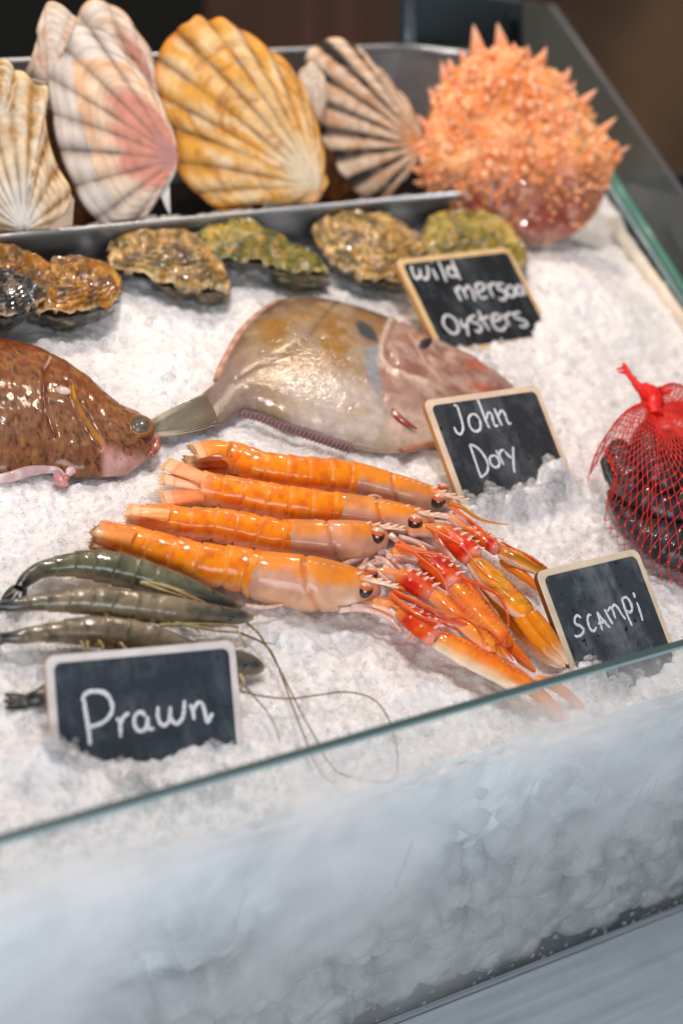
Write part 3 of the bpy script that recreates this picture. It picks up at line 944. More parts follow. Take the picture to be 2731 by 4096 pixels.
def paint_pink(rr, tt, rib, seed):
    q = rr + 0.10 * vn(rr, tt, 1.5, 9, seed)
    c = mixc(lin('#b88480'), lin('#d8927c'), sstep(0.05, 0.3, q))
    c = mixc(c, lin('#f2cfae'), sstep(0.44, 0.60, q))
    c = mixc(c, lin('#eeb98c'), sstep(0.66, 0.70, q) * sstep(0.80, 0.76, q) * sstep(0.75, 0.5, tt) * 0.8)
    c = mixc(c, lin('#e2d2c4'), sstep(0.76, 0.82, q))
    c = mixc(c, lin('#d8d2ca'), sstep(0.62, 0.9, tt) * sstep(0.4, 0.6, q) * 0.8)
    c = mixc(c, lin('#d9a98c'), sstep(0.70, 0.9, tt) * (vn(rr, tt, 9, 7, seed + 1) > 0.12) * 0.7)
    c = mixc(c, lin('#b5763c'), sstep(0.30, 0.16, tt) * sstep(0.9, 0.97, rr) * 0.7)
    c = mixc(c, lin('#a5917f'), sstep(0.15, 0.5, vn(rr, tt, 60, 3, seed + 2)) * 0.3)
    return c

def paint_yellow(rr, tt, rib, seed):
    w = 0.6 * vn(rr, tt, 3, 16, seed) + 0.4 * vn(rr, tt, 10, 26, seed)
    c = mixc(lin('#f0c489'), lin('#e8a644'), sstep(-0.25, 0.45, w + 0.35 * sstep(0.55, 1, rr)))
    c = mixc(c, lin('#f3dcb4'), sstep(0.1, 0.45, vn(rr, tt, 5, 24, seed + 1)) * 0.6)
    c = mixc(c, lin('#ecd8b8'), sstep(0.42, 0.12, rr))
    c = mixc(c, lin('#df8a20'), sstep(0.94, 1, rr) * 0.8)
    c = mixc(c, lin('#b86f2a'), sstep(0.30, 0.5, vn(rr, tt, 18, 12, seed + 2)) * 0.55)
    c = mixc(c, lin('#ddb08a'), sstep(0.85, 0.98, tt) * 0.6)
    return c

def paint_striped(rr, tt, rib, seed):
    c = mixc(lin('#e6c4a4'), lin('#d8a780'), sstep(-0.2, 0.3, vn(rr, tt, 5, 20, seed)))
    c = mixc(c, lin('#d98a4e'), sstep(0.3, 0.05, rr))
    c = mixc(c, lin('#efd9c6'), sstep(0.2, 0.5, vn(rr, tt, 20, 10, seed + 1)) * 0.6)
    c = mixc(c, lin('#3b322e'), sstep(0.90, 0.55, rib) * sstep(0.08, 0.22, rr) * (0.70 + 0.45 * sstep(-0.3, 0.2, vn(rr, tt, 6, 5, seed + 5))))
    return c

def paint_white(rr, tt, rib, seed):
    c = mixc(lin('#ece4dc'), lin('#e3c9a4'), sstep(0.20, 0.45, rr + 0.12 * vn(rr, tt, 2, 12, seed)))
    sp = vn(rr, tt, 14, 26, seed + 1)
    c = mixc(c, lin('#c98f3c'), sstep(0.36, 0.62, rr) * sstep(-0.35, 0.2, sp) * 0.9)
    c = mixc(c, lin('#7a5530'), sstep(0.6, 0.8, rr) * sstep(0.25, 0.5, vn(rr, tt, 40, 40, seed + 2)) * 0.6)
    c = mixc(c, lin('#eadbc4'), sstep(0.45, 0.9, rib) * 0.45)
    c = mixc(c, lin('#e6c88e'), sstep(0.93, 0.99, rr) * 0.7)
    return c

def paint_back(rr, tt, rib, seed):
    c = mixc(lin('#e6cdb4'), lin('#eadccb'), sstep(-0.2, 0.3, vn(rr, tt, 8, 10, seed)))
    c = mixc(c, lin('#d4806c'), sstep(0.9, 0.7, rr) * sstep(0.1, 0.4, rib) * sstep(-0.1, 0.25, vn(rr, tt, 0.9, 16, seed + 1)) * 0.8)
    c = mixc(c, lin('#d9a878'), sstep(0.95, 1, rr) * 0.6)
    return c

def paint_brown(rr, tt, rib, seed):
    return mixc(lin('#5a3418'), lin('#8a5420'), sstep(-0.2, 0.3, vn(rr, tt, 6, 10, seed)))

shell('large pale scallop shell with a salmon pink fan, left of the yellow shell',
      [(705, 600), (665, 475), (600, 340), (500, 225), (450, 165), (380, 125), (300, 112), (240, 135), (200, 215), (192, 300), (200, 360), (210, 415), (225, 525), (250, 625), (290, 715), (330, 800), (385, 870), (420, 910), (475, 907), (550, 895), (615, 810), (675, 725), (700, 680)],
      (706, 640), 0.308, paint_pink, 13, 0.016, 0.0014, -25, 36, ears=[([(640, 770), (662, 825), (682, 862), (680, 800), (678, 735)], '#d8d2cc')], seed=1, groove=1.1, gcol='#64524a')
shell('largest scallop shell, golden yellow, in the middle of the tray',
      [(1292, 700), (1285, 600), (1260, 500), (1230, 410), (1190, 320), (1125, 240), (1050, 185), (980, 135), (920, 102), (880, 80), (835, 88), (790, 70), (755, 98), (720, 110), (690, 140), (655, 190), (628, 240), (622, 300), (620, 360), (635, 430), (655, 465), (695, 525), (707, 600), (707, 665), (745, 725), (800, 780), (870, 830), (950, 828), (1040, 805), (1125, 810), (1245, 808), (1290, 770)],
      (1272, 750), 0.312, paint_yellow, 16, 0.021, 0.0013, -20, 36, ears=[([(1280, 665), (1302, 700), (1315, 730), (1285, 780), (1250, 812), (1255, 740)], '#dba25c'), ([(1040, 808), (1062, 830), (1078, 852), (1100, 840), (1200, 832), (1240, 810)], '#e2d6c8')], base=(950, 830), seed=2, groove=1.3, gcol='#6a4018')
shell('dark striped scallop shell beside the spiny crab',
      [(1680, 560), (1650, 450), (1580, 360), (1510, 280), (1450, 220), (1410, 185), (1365, 163), (1310, 160), (1275, 180), (1230, 210), (1222, 255), (1236, 300), (1230, 360), (1240, 410), (1255, 460), (1262, 510), (1290, 575), (1335, 610), (1350, 675), (1395, 720), (1412, 755), (1470, 795), (1510, 805), (1545, 780), (1600, 725), (1650, 650)],
      (1682, 585), 0.322, paint_striped, 13, 0.014, 0.0024, -8, 34, seed=3, groove=0.95, gcol='#332a26')
shell('white and amber scallop shell standing on its hinge at the far left',
      [(70, 930), (0, 920), (-80, 850), (-140, 700), (-160, 520), (-120, 380), (-50, 300), (20, 285), (70, 285), (110, 300), (150, 340), (190, 348), (197, 395), (182, 440), (195, 550), (222, 640), (255, 705), (284, 760), (270, 840), (190, 910), (125, 930)],
      (100, 925), 0.304, paint_white, 14, 0.019, 0.0016, -38, 34, ears=[([(150, 912), (200, 925), (290, 900), (298, 800), (280, 770), (250, 850)], '#b9a08e')], seed=4, groove=0.75, gcol='#5a3c22')
shell('pink banded scallop shell standing behind the salmon pink one',
      [(640, 500), (625, 400), (615, 340), (612, 290), (600, 215), (550, 140), (500, 65), (435, 20), (375, 5), (335, 30), (305, 75), (262, 112), (225, 180), (220, 300), (280, 430), (400, 520), (520, 540)],
      (640, 540), 0.360, paint_back, 10, 0.014, 0.0015, -25, 30, base=(640, 560), seed=5, groove=0.7, gcol='#7a5a4c')
shell('small cream and orange scallop shell with a square ear, highest at the back left',
      [(105, 290), (125, 235), (150, 150), (156, 95), (180, 25), (205, 7), (250, 24), (290, 55), (305, 78), (285, 130), (260, 200), (240, 300), (190, 340), (120, 320)],
      (185, 330), 0.380, paint_back, 6, 0.010, 0.0010, -25, 30, base=(185, 350), seed=6, groove=0.2)
shell('pale scallop shell mostly hidden behind the white and amber one',
      [(-40, 520), (-150, 420), (-150, 300), (-80, 250), (0, 237), (40, 250), (62, 290), (70, 360), (40, 460)],
      (0, 530), 0.345, paint_white, 8, 0.010, 0.0010, -25, 30, base=(0, 540), seed=7, groove=0.2)
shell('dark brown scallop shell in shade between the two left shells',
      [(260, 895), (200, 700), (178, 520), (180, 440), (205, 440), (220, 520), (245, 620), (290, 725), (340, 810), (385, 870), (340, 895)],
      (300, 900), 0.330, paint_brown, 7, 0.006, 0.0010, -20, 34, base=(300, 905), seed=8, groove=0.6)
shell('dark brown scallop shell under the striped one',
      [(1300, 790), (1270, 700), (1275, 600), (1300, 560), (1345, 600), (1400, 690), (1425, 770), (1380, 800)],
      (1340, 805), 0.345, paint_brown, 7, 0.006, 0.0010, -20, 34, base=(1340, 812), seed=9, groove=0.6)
shell('white edge of a scallop shell peeping between the yellow and striped shells',
      [(1250, 470), (1200, 380), (1188, 320), (1195, 290), (1215, 268), (1250, 250), (1290, 300), (1300, 420)],
      (1280, 480), 0.350, paint_back, 6, 0.006, 0.0010, -20, 34, base=(1280, 500), seed=10, groove=0.2)

# ------------------------------------------------------------------ spiny crab
M_CRAB = flesh('crab shell', 0.40, 0.6, (0.85, 1.25), 90, 420, 0.4, 0.0008)
def crab():
    n = lean_plane(-35, 38)
    o = aty(2060, 1005, 0.258)
    root = thing('spiny_crab', 'big orange spiny spider crab at the right end of the tray', 'crab', o)
    out = [(1700, 440), (1720, 375), (1770, 320), (1830, 245), (1900, 205), (2000, 192), (2110, 225), (2180, 270), (2240, 310), (2290, 385), (2345, 440), (2390, 510), (2440, 580), (2465, 640), (2450, 720), (2420, 790), (2390, 860), (2330, 930), (2240, 985), (2130, 1008), (1990, 985), (1850, 930), (1730, 850), (1685, 760), (1655, 670), (1660, 590), (1685, 510)]
    L3 = np.array([onto(x, y, o, n) for x, y in out])
    C0 = onto(2060, 600, o, n)
    NT, NR = 150, 44
    O = resample(L3, NT, True)
    r = np.sin(np.linspace(0, np.pi / 2, NR))
    def surf(rr, tt, D):
        k = (np.asarray(tt) % 1.0) * NT
        i0 = np.floor(k).astype(int) % NT
        f = (k - np.floor(k))[..., None]
        Q = O[i0] * (1 - f) + O[(i0 + 1) % NT] * f
        return C0 + (Q - C0) * rr[..., None] + n * (D * np.sqrt(np.clip(1 - rr ** 2.2, 0, 1)))[..., None]
    rr, tt = np.meshgrid(r, np.arange(NT) / NT, indexing='ij')
    Fv = surf(rr * 0.955, tt, 0.036)
    Fv = Fv + n * ((0.008 * fbm(Fv, 26, 2) + 0.0035 * fbm(Fv, 60, 3)) * sstep(1.0, 0.9, rr))[..., None]
    Bv = surf(rr[::-1] * 0.955, tt[::-1], -0.022)
    def paint(P):
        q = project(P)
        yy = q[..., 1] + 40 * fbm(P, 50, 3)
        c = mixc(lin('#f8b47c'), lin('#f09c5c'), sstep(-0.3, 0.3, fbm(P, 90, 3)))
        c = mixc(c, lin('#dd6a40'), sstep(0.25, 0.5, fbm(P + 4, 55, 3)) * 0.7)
        c = mixc(c, lin('#9a5a48'), sstep(640, 760, yy) * 0.9)  # shade of the lower half under overhead light, put into the colour
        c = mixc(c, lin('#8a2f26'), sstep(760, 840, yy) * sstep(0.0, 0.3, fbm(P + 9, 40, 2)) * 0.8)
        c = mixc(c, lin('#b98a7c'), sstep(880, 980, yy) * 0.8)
        c = mixc(c, lin('#54301f'), sstep(0.30, 0.45, fbm(P + 2, 240, 2)) * 0.8)
        return c
    V = np.vstack([Fv.reshape(-1, 3), Bv.reshape(-1, 3)])
    nF = NR * NT
    G1 = grid_faces(NR, NT, True)
    mesh('carapace', V, np.vstack([G1, G1 + nF]), M_CRAB, root, col=paint(V))
    # low warts all over
    bag = Bag()
    m = 1500
    for i in range(m):
        t0, r0 = rng.uniform(), math.sqrt(rng.uniform())
        p = surf(np.array([r0 * 0.955]), np.array([t0]), 0.036)[0]
        q = surf(np.array([min(r0 + 0.01, 1.0)]), np.array([t0]), 0.036)[0]
        px = project(p)
        if px[1] > 760 + rng.normal(0, 60) and rng.uniform() < 0.75: continue
        out_n = unit(unit((p - C0)) * 0.5 * r0 + n * (1.02 - r0 ** 2))
        h = rng.uniform(0.0018, 0.0048) * (1.0 if px[1] < 640 else 0.7)
        low = lin('#f2a264') if rng.uniform() < 0.8 else lin('#ee8a2c')
        cone(bag, p - out_n * 0.001, p + out_n * h, h * 0.72, low, lin('#f8cba4') if rng.uniform() < 0.75 else lin('#f0a040'), 6)
    for i in range(120):
        t0, r0 = rng.uniform(), math.sqrt(rng.uniform(0, 0.95))
        p = surf(np.array([r0 * 0.955]), np.array([t0]), 0.036)[0]
        if project(p)[1] > 720: continue
        out_n = unit(unit((p - C0)) * 0.6 * r0 + n * (1.02 - r0 ** 2))
        h = rng.uniform(0.0025, 0.0050)
        V, F, D = ball(p + out_n * h * 0.5, (h, h, h), 8, 11)
        V = V + (0.0012 * noise(V * 300))[:, None]
        bag.add(V, F, mixc(lin('#e88848'), lin('#f2b488'), sstep(0.3, 1.0, D @ out_n)))
    bag.build('warts', M_CRAB, root)['kind'] = 'stuff'
    for a, b, w, dz in (((1905, 225), (1880, 115), 30, 0.0), ((2002, 215), (1975, 108), 30, 0), ((1778, 350), (1752, 256), 24, 0), ((1800, 290), (1780, 248), 18, 0), ((2150, 265), (2170, 203), 22, 0), ((2245, 340), (2264, 283), 18, 0), ((2305, 430), (2370, 370), 22, 0), ((2395, 530), (2448, 482), 16, 0), ((2450, 625), (2502, 596), 13, 0), ((1705, 520), (1655, 470), 16, 0), ((1728, 400), (1702, 362), 18, 0), ((1690, 600), (1622, 585), 16, 0), ((2050, 220), (2040, 185), 16, 0), ((2100, 240), (2095, 195), 16, 0), ((1850, 255), (1828, 208), 15, 0), ((2270, 380), (2284, 335), 12, 0), ((1668, 690), (1630, 680), 13, 0), ((1680, 740), (1640, 738), 12, 0)):
        P, Q = onto(*a, o, n) + n * 0.008, onto(*b, o, n) + n * 0.014
        bag = Bag()
        cone(bag, P, Q, w / 5300 * 1.25, lin('#e88c58'), lin('#f3c0a0'), 10)
        bag.build('spine', M_CRAB, root)
    return root
crab()

# ------------------------------------------------------------------ oysters
M_OYSTER = flesh('oyster shell', 0.30, 0.9, (0.60, 1.35), 90, 260, 1.0, 0.0016, coatr=0.035, cior=1.6)
def oyster(label, out, z0, hgt, pal, seed, side=0.014, tilt=(0, 0), shift=34, darkside='#2f2b1c'):
    """two rough valves: the lower bowl sinks into the ice, the upper lies on it"""
    L = np.array([at(x, y, z0) for x, y in out])
    c = L.mean(0)
    root = thing('oyster', label, 'oyster', (c[0], c[1], 0), 'wild oysters on the ice')
    NT, NR = 220, 60
    ymid = np.mean([p[1] for p in out])
    yspan = max(p[1] for p in out) - min(p[1] for p in out)
    up = np.array([at(x, y - shift * max(0, (y - ymid) / (yspan / 2)), z0 + side) for x, y in out])
    O = resample(up, NT, True)
    rad = fbm(O, 130, 3)
    Cc = O.mean(0)
    O = Cc + (O - Cc) * (1 + 0.06 * rad)[:, None]
    K = Cc * 0.70 + O[int(NT * 0.35)] * 0.30                 # growth centre off the middle
    rr, tt = np.meshgrid(np.linspace(0, 1, NR), np.arange(NT) / NT, indexing='ij')
    P = K + (O[None] - K) * rr[..., None]
    ring = rr * 9 + 0.9 * fbm(P, 45, 3) + seed
    saw = ring - np.floor(ring)
    Z = hgt * (1 - rr ** 2.4) ** 0.6 + 0.0036 * (saw ** 2) * sstep(0.05, 0.3, rr) + 0.0048 * fbm(P + seed, 70, 4) * (1 - 0.5 * rr)
    Z = Z + 0.0022 * fbm(P + seed, 60, 2) * rr
    P[..., 2] += Z
    a, b_, d, e = (lin(q) for q in pal)
    n1, n2 = fbm(P + seed * 3, 55, 4), fbm(P + seed * 5, 120, 4)
    col = mixc(a, b_, sstep(-0.25, 0.3, n1))
    col = mixc(col, d, sstep(0.05, 0.45, n2))
    col = mixc(col, e, sstep(0.25, 0.5, fbm(P + seed * 9, 70, 3)) * 0.85)
    col = mixc(col, lin('#1d1812'), sstep(0.22, 0.05, saw) * 0.75)
    col = mixc(col, lin('#d9bd94'), sstep(0.93, 1, rr) * sstep(-0.2, 0.2, n2) * 0.8)
    V = P.reshape(-1, 3)
    mesh('upper_valve', V, grid_faces(NR, NT, True), M_OYSTER, root, col=col.reshape(-1, 3), solid=0.0012)
    LO = resample(np.array([at(x, y, z0 - 0.004) for x, y in out]), NT, True)
    LO = LO + 0.0012 * fbm(LO, 150, 2)[:, None]
    rows = []
    m = 16
    for i in range(m):
        f = i / (m - 1)
        R = O * (1 - f) + LO * f
        R = R + (R - R.mean(0)) * np.array([1, 1, 0]) * (0.012 * math.sin(f * 14 + seed) - 0.02 * f + 0.02 * math.sin(f * math.pi))
        R[:, 2] = O[:, 2] * (1 - f) + LO[:, 2] * f - 0.0008 + 0.0008 * fbm(R * 1.0 + i, 140, 2)
        rows.append(R)
    R = np.array(rows)
    col = mixc(lin(darkside), lin('#6b5533'), sstep(0.1, 0.5, fbm(R + seed, 60, 3)) * 0.8)  # shade on the sides painted in, over the valve's own brown
    col = mixc(col, lin('#cdb48c'), sstep(0.35, 0.5, fbm(R * np.array([1, 1, 4.]) + seed, 90, 2)) * 0.5)
    mesh('lower_valve', R.reshape(-1, 3), grid_faces(m, NT, True), M_OYSTER, root, col=col.reshape(-1, 3))
    return root

GOLD = ('#b98c40', '#7e6038', '#d8b268', '#6e6430')
AMBER = ('#b87414', '#8c5c18', '#d09a38', '#5c4a1c')
OLIVE = ('#a39438', '#76702c', '#d8a840', '#b89c34')
BLACK = ('#2b2a26', '#45403a', '#8c7358', '#1c1d1e')
oyster('amber oyster lying furthest left, behind the black one', [(-160, 1120), (-130, 1040), (-60, 1010), (0, 1015), (60, 1025), (110, 1055), (180, 1085), (240, 1160), (200, 1230), (60, 1240), (-80, 1220)], 0.004, 0.012, AMBER, 1.3)
oyster('round amber oyster with a pale lip, right of the black one', [(190, 1070), (240, 1052), (300, 1050), (350, 1058), (400, 1080), (460, 1110), (485, 1155), (472, 1210), (430, 1262), (380, 1290), (330, 1310), (270, 1328), (190, 1312), (115, 1285), (105, 1200), (140, 1120)], 0.002, 0.012, AMBER, 2.1, 0.016, shift=60)
oyster('black and grey oyster at the left edge of the photo', [(-150, 1180), (-100, 1130), (0, 1115), (60, 1128), (130, 1165), (192, 1192), (160, 1240), (95, 1290), (35, 1320), (-60, 1325), (-140, 1270)], 0.010, 0.012, BLACK, 3.7, 0.014, shift=50, darkside='#20211f')
oyster('tan oyster with a wavy lip, alone in the middle left', [(432, 1000), (440, 968), (500, 948), (560, 955), (610, 950), (700, 953), (750, 970), (800, 990), (860, 1050), (905, 1130), (922, 1190), (905, 1216), (830, 1215), (770, 1205), (720, 1200), (640, 1170), (590, 1130), (540, 1115), (480, 1092), (432, 1068)], 0.002, 0.014, GOLD, 4.9, 0.012, shift=44)
oyster('green and yellow oyster standing against the steel tray', [(765, 960), (810, 915), (845, 885), (880, 868), (950, 875), (1010, 920), (1100, 978), (1150, 1030), (1222, 1075), (1272, 1128), (1318, 1165), (1210, 1166), (1110, 1142), (1050, 1092), (930, 1072), (840, 1040), (795, 995)], 0.002, 0.010, OLIVE, 5.3, 0.016, shift=75, darkside='#3a3a1c')
oyster('glossy golden oyster left of the oyster sign', [(1240, 935), (1270, 900), (1310, 880), (1370, 875), (1470, 880), (1560, 912), (1640, 958), (1692, 1005), (1690, 1070), (1640, 1120), (1600, 1168), (1510, 1162), (1430, 1145), (1350, 1092), (1300, 1015), (1262, 975)], 0.002, 0.015, GOLD, 6.1, 0.014, shift=30, darkside='#2a2418')
oyster('yellow green oyster half hidden behind the oyster sign', [(1680, 985), (1690, 930), (1715, 885), (1800, 872), (1880, 880), (1960, 898), (2040, 935), (2085, 990), (2105, 1060), (2080, 1110), (1960, 1110), (1800, 1090), (1700, 1040)], 0.002, 0.014, OLIVE, 7.7, 0.014, shift=30)
# ------------------------------------------------------------------ fish
def loft_fish(pairs, z0, hfun, n=200, k=96, power=0.62, low=0.5):
    A = resample(np.array([p[0] + p[1] for p in pairs], float), n)
    T = np.array([at(a[0], a[1], z0) for a in A])
    B = np.array([at(a[2], a[3], z0) for a in A])
    mid, half = (T + B) / 2, (T - B) / 2
    ph = np.linspace(0, 2 * np.pi, k, endpoint=False)
    s = np.linspace(0, 1, n)
    hz = hfun(s)
    up = np.sign(np.sin(ph)) * np.abs(np.sin(ph)) ** (2 * power * 0.62)
    up = np.where(up < 0, up * low, up)
    V = mid[:, None] + half[:, None] * np.cos(ph)[None, :, None]
    flat = V.copy()
    V[..., 2] += hz[:, None] * up
    return V, flat, s, ph, T, B

def seg_dist(Q, line):
    """distance (pixels) from points Q to a polyline, and the running length along it"""
    L = np.asarray(line, float)
    best = np.full(Q.shape[:-1], 1e9)
    for a, b in zip(L[:-1], L[1:]):
        ab = b - a
        t = np.clip(((Q - a) @ ab) / (ab @ ab), 0, 1)
        d = np.linalg.norm(Q - (a + t[..., None] * ab), axis=-1)
        best = np.minimum(best, d)
    return best

def inside(Q, poly):
    x, y = Q[..., 0], Q[..., 1]
    r = np.zeros(x.shape, bool)
    P = np.asarray(poly, float)
    for (x1, y1), (x2, y2) in zip(P, np.roll(P, -1, 0)):
        c = ((y1 > y) != (y2 > y)) & (x < (x2 - x1) * (y - y1) / (y2 - y1 + 1e-9) + x1)
        r ^= c
    return r

def soft_in(Q, poly, w):
    d = seg_dist(Q, list(poly) + [poly[0]])
    d = np.where(inside(Q, poly), -d, d)
    return sstep(w, -w, d)

M_FISH = flesh('wet fish skin', 0.5, 0.8, (0.80, 1.14), 140, 330, 0.6, 0.0014, sss=0.04, coatr=0.06, spec=0.15, fine=0.25)
M_FISH2 = flesh('wet brown fish skin', 0.45, 0.55, (0.72, 1.2), 120, 260, 0.40, 0.0008, sss=0.03, speck=(420, 0.62, 0.74, (0.070, 0.026, 0.012)), coatr=0.13, spec=0.15, fine=0.25)
M_JAW = flesh('pink jaw skin', 0.35, 0.8, (0.8, 1.15), 120, 260, 0.3, 0.0008, sss=0.08)
M_FIN = flesh('fin', 0.35, 0.8, (0.9, 1.1), 160, 300, 0.2, 0.0005, sss=0.1)
M_EYEBALL = flesh('wet eye', 0.35, 0.35, (0.8, 1.15), 200, 60, 0.05, 0.0003, coatr=0.02)
M_MEAT = flesh('pink flesh', 0.30, 0.9, (0.85, 1.12), 160, 220, 0.4, 0.001, sss=0.15)

def john_dory():
    pairs = [((790, 1590), (850, 1715)), ((830, 1560), (900, 1692)), ((868, 1530), (950, 1660)), ((898, 1462), (1010, 1650)), ((940, 1385), (1080, 1676)), ((1000, 1300), (1160, 1708)), ((1085, 1230), (1250, 1735)), ((1180, 1202), (1340, 1768)), ((1280, 1208), (1440, 1796)), ((1380, 1228), (1540, 1810)), ((1480, 1258), (1640, 1802)), ((1580, 1295), (1730, 1785)), ((1680, 1340), (1800, 1755)), ((1790, 1388), (1880, 1705)), ((1900, 1445), (1960, 1650)), ((1990, 1500), (2020, 1590)), ((2046, 1545), (2050, 1562))]
    hf = lambda s: 0.0165 * np.clip(np.sin(np.pi * np.clip(s * 0.93 + 0.05, 0, 1)), 0, 1) ** 0.7 * (1 - 0.25 * s) * sstep(-0.05, 0.10, s) + 0.001
    V, flat, s, ph, T, B = loft_fish(pairs, 0.002, hf, 240, 110)
    root = thing('fish', 'pale silvery gold fish with a dark spot on its side and a grey tail fin', 'fish', flat.reshape(-1, 3).mean(0))
    Q = project(flat)
    P = flat
    belly = (1 - np.cos(ph)) / 2 * np.ones((len(s), 1))
    c = mixc(lin('#755545'), lin('#a98d70'), sstep(0.02, 0.28, belly + 0.05 * fbm(P, 60, 3)))
    gold = sstep(-0.2, 0.2, fbm(P + 2, 38, 4)) * sstep(0.06, 0.18, belly) * sstep(0.72, 0.5, belly) * sstep(0.14, 0.3, s)[:, None] * sstep(0.70, 0.55, s)[:, None]
    c = mixc(c, lin('#a8741c'), gold * 0.95)
    c = mixc(c, lin('#cbb9ae'), sstep(0.52, 0.78, belly + 0.08 * fbm(P + 5, 40, 3)) * sstep(0.2, 0.3, s)[:, None])
    c = mixc(c, lin('#c0a684'), sstep(0.15, 0.45, fbm(P + 8, 50, 3)) * 0.6)
    c = mixc(c, lin('#9c8478'), sstep(0.22, 0.08, s)[:, None])
    c = mixc(c, lin('#86705f'), sstep(0.07, 0.0, s)[:, None])
    # spot and the blue grey streak below it
    c = mixc(c, lin('#9aa0a8'), soft_in(Q, [(1470, 1440), (1494, 1450), (1500, 1600), (1500, 1680), (1484, 1640), (1440, 1560), (1432, 1470)], 14) * 0.9)
    c = mixc(c, lin('#3b424a'), soft_in(Q, [(1400, 1352), (1424, 1340), (1462, 1358), (1488, 1400), (1492, 1440), (1470, 1436), (1420, 1408)], 8))
    # lateral line
    ll = [(1400, 1228), (1335, 1248), (1290, 1310), (1240, 1380), (1200, 1430), (1110, 1482), (1010, 1525), (940, 1560)]
    c = mixc(c, lin('#6a4f3c'), sstep(9, 3, seg_dist(Q, ll)) * 0.75)
    # head
    head = sstep(-25, 25, Q[..., 0] - np.interp(Q[..., 1], [1270, 1330, 1400, 1500, 1600, 1700, 1800], [1580, 1545, 1515, 1500, 1505, 1520, 1560]))
    hc = mixc(lin('#b98f80'), lin('#cfae9c'), sstep(-0.2, 0.3, fbm(P + 3, 45, 4)))
    hc = mixc(hc, lin('#9a5e4e'), sstep(-0.1, 0.3, fbm(P + 13, 60, 3)) * 0.7)
    hc = mixc(hc, lin('#d2603c'), sstep(1820, 1900, Q[..., 0]) * sstep(2010, 1930, Q[..., 0]) * sstep(-0.1, 0.25, fbm(P + 17, 50, 2)) * 0.8)
    hc = mixc(hc, lin('#e0c8b4'), sstep(1620, 1740, Q[..., 1]) * 0.7)
    c = c * (1 - head[..., None]) + hc * head[..., None]
    for ln, w, colr in (([(1560, 1300), (1535, 1350), (1505, 1440), (1500, 1500), (1540, 1545), (1620, 1575), (1690, 1595)], 13, '#edd3c0'), ([(1620, 1380), (1650, 1450), (1690, 1520), (1740, 1570)], 9, '#ddb9a4'), ([(1720, 1420), (1760, 1470)], 8, '#7d6258'), ([(1550, 1440), (1590, 1470), (1570, 1500)], 7, '#9a7f76'), ([(1500, 1690), (1560, 1720), (1650, 1730)], 8, '#bfa391')):
        c = mixc(c, lin(colr), sstep(w, w * 0.35, seg_dist(Q, ln)) * 0.85)
    c = mixc(c, lin('#b0705a'), sstep(0.02, 0.0, belly) * sstep(0.5, 0.2, s)[:, None] * 0.8)
    Z = V[..., 2]
    Z += 0.0018 * np.exp(-(seg_dist(Q, [(1560, 1300), (1505, 1440), (1500, 1500), (1540, 1545), (1690, 1595)]) / 12) ** 2)
    Z -= 0.0016 * np.exp(-(seg_dist(Q, [(1585, 1310), (1525, 1460), (1560, 1520), (1690, 1565)]) / 10) ** 2)
    Z -= 0.0006 * np.exp(-(seg_dist(Q, ll) / 6) ** 2)
    Z += 0.0012 * fbm(P, 70, 3) * head
    nv = V.shape[1]
    body = mesh('body', V.reshape(-1, 3), grid_faces(len(s), nv, True), M_FISH, root, col=c.reshape(-1, 3) * 0.80)
    # tail fin: a fan of rays
    bag = Bag()
    root_line = [(818, 1574), (838, 1606), (862, 1650), (878, 1700)]
    tip_line = [(598, 1688), (604, 1712), (604, 1735), (606, 1746)]
    n, m = 121, 40
    Rl, Tl = resample(np.array(root_line, float), n), resample(np.array(tip_line, float), n)
    v = np.linspace(0, 1, m)
    G = np.zeros((n, m, 3)); C = np.zeros((n, m, 3))
    for i in range(n):
        rib = abs(math.sin(i / (n - 1) * math.pi * 15)) * (0.75 + 0.5 * math.sin(i * 0.37) ** 2)
        bow = 26 * (i / (n - 1) - 0.45)
        for j in range(m):
            q = Rl[i] * (1 - v[j]) + Tl[i] * v[j] + np.array([0, bow * math.sin(v[j] * math.pi) * 0.9])
            G[i, j] = at(q[0], q[1], 0.0036 + 0.0042 * math.sin(math.pi * (0.12 + 0.76 * i / (n - 1))) * (1 - v[j]) + 0.0007 * rib)
            C[i, j] = mixc(lin('#2a2822'), lin('#a8a088'), min(1, rib ** 1.2) * (0.9 if v[j] < 0.75 else 1.1))
            if (i > 95 or i < 22) and rib > 0.75: C[i, j] = mixc(C[i, j], lin('#d8c6aa'), sstep(0.35, 0.8, v[j]))
            if v[j] < 0.34: C[i, j] = mixc(C[i, j], lin('#86705f') * 0.8, 1 - max(0, v[j] - 0.10) / 0.24)
    mesh('tail_fin', G.reshape(-1, 3), grid_faces(n, m), M_FIN, root, col=C.reshape(-1, 3), solid=0.0012)
    # spiny ridge of plates under the belly
    bag = Bag()
    edge = resample(np.array([(975, 1652), (1040, 1668), (1120, 1700), (1200, 1728), (1290, 1758), (1400, 1795)], float), 27)
    for i, (x, y) in enumerate(edge):
        p = at(x, y + 3, 0.006)
        Vb, Fb, D = ball(p, (0.0034, 0.0016, 0.0030), 9, 12, axes=np.array(Matrix.Rotation(-0.35, 3, 'Z')))
        bag.add(Vb, Fb, mixc(lin('#86686c'), lin('#c4a4a2'), sstep(0.2, 0.9, D[:, 0])))
    bag.build('belly_plates', M_FISH, root)
    # dorsal fin base, eye, gill wound
    E = resample(np.array([(872, 1528), (882, 1490), (915, 1425), (960, 1345), (1015, 1284), (1080, 1232), (1140, 1208)], float), 40)
    Pd = np.array([at(x - 4, y - 4, 0.0035) for x, y in E])
    Vd, Fd, sd, _ = tube(Pd, np.full(40, 0.0028), np.full(40, 0.0020), k=8)
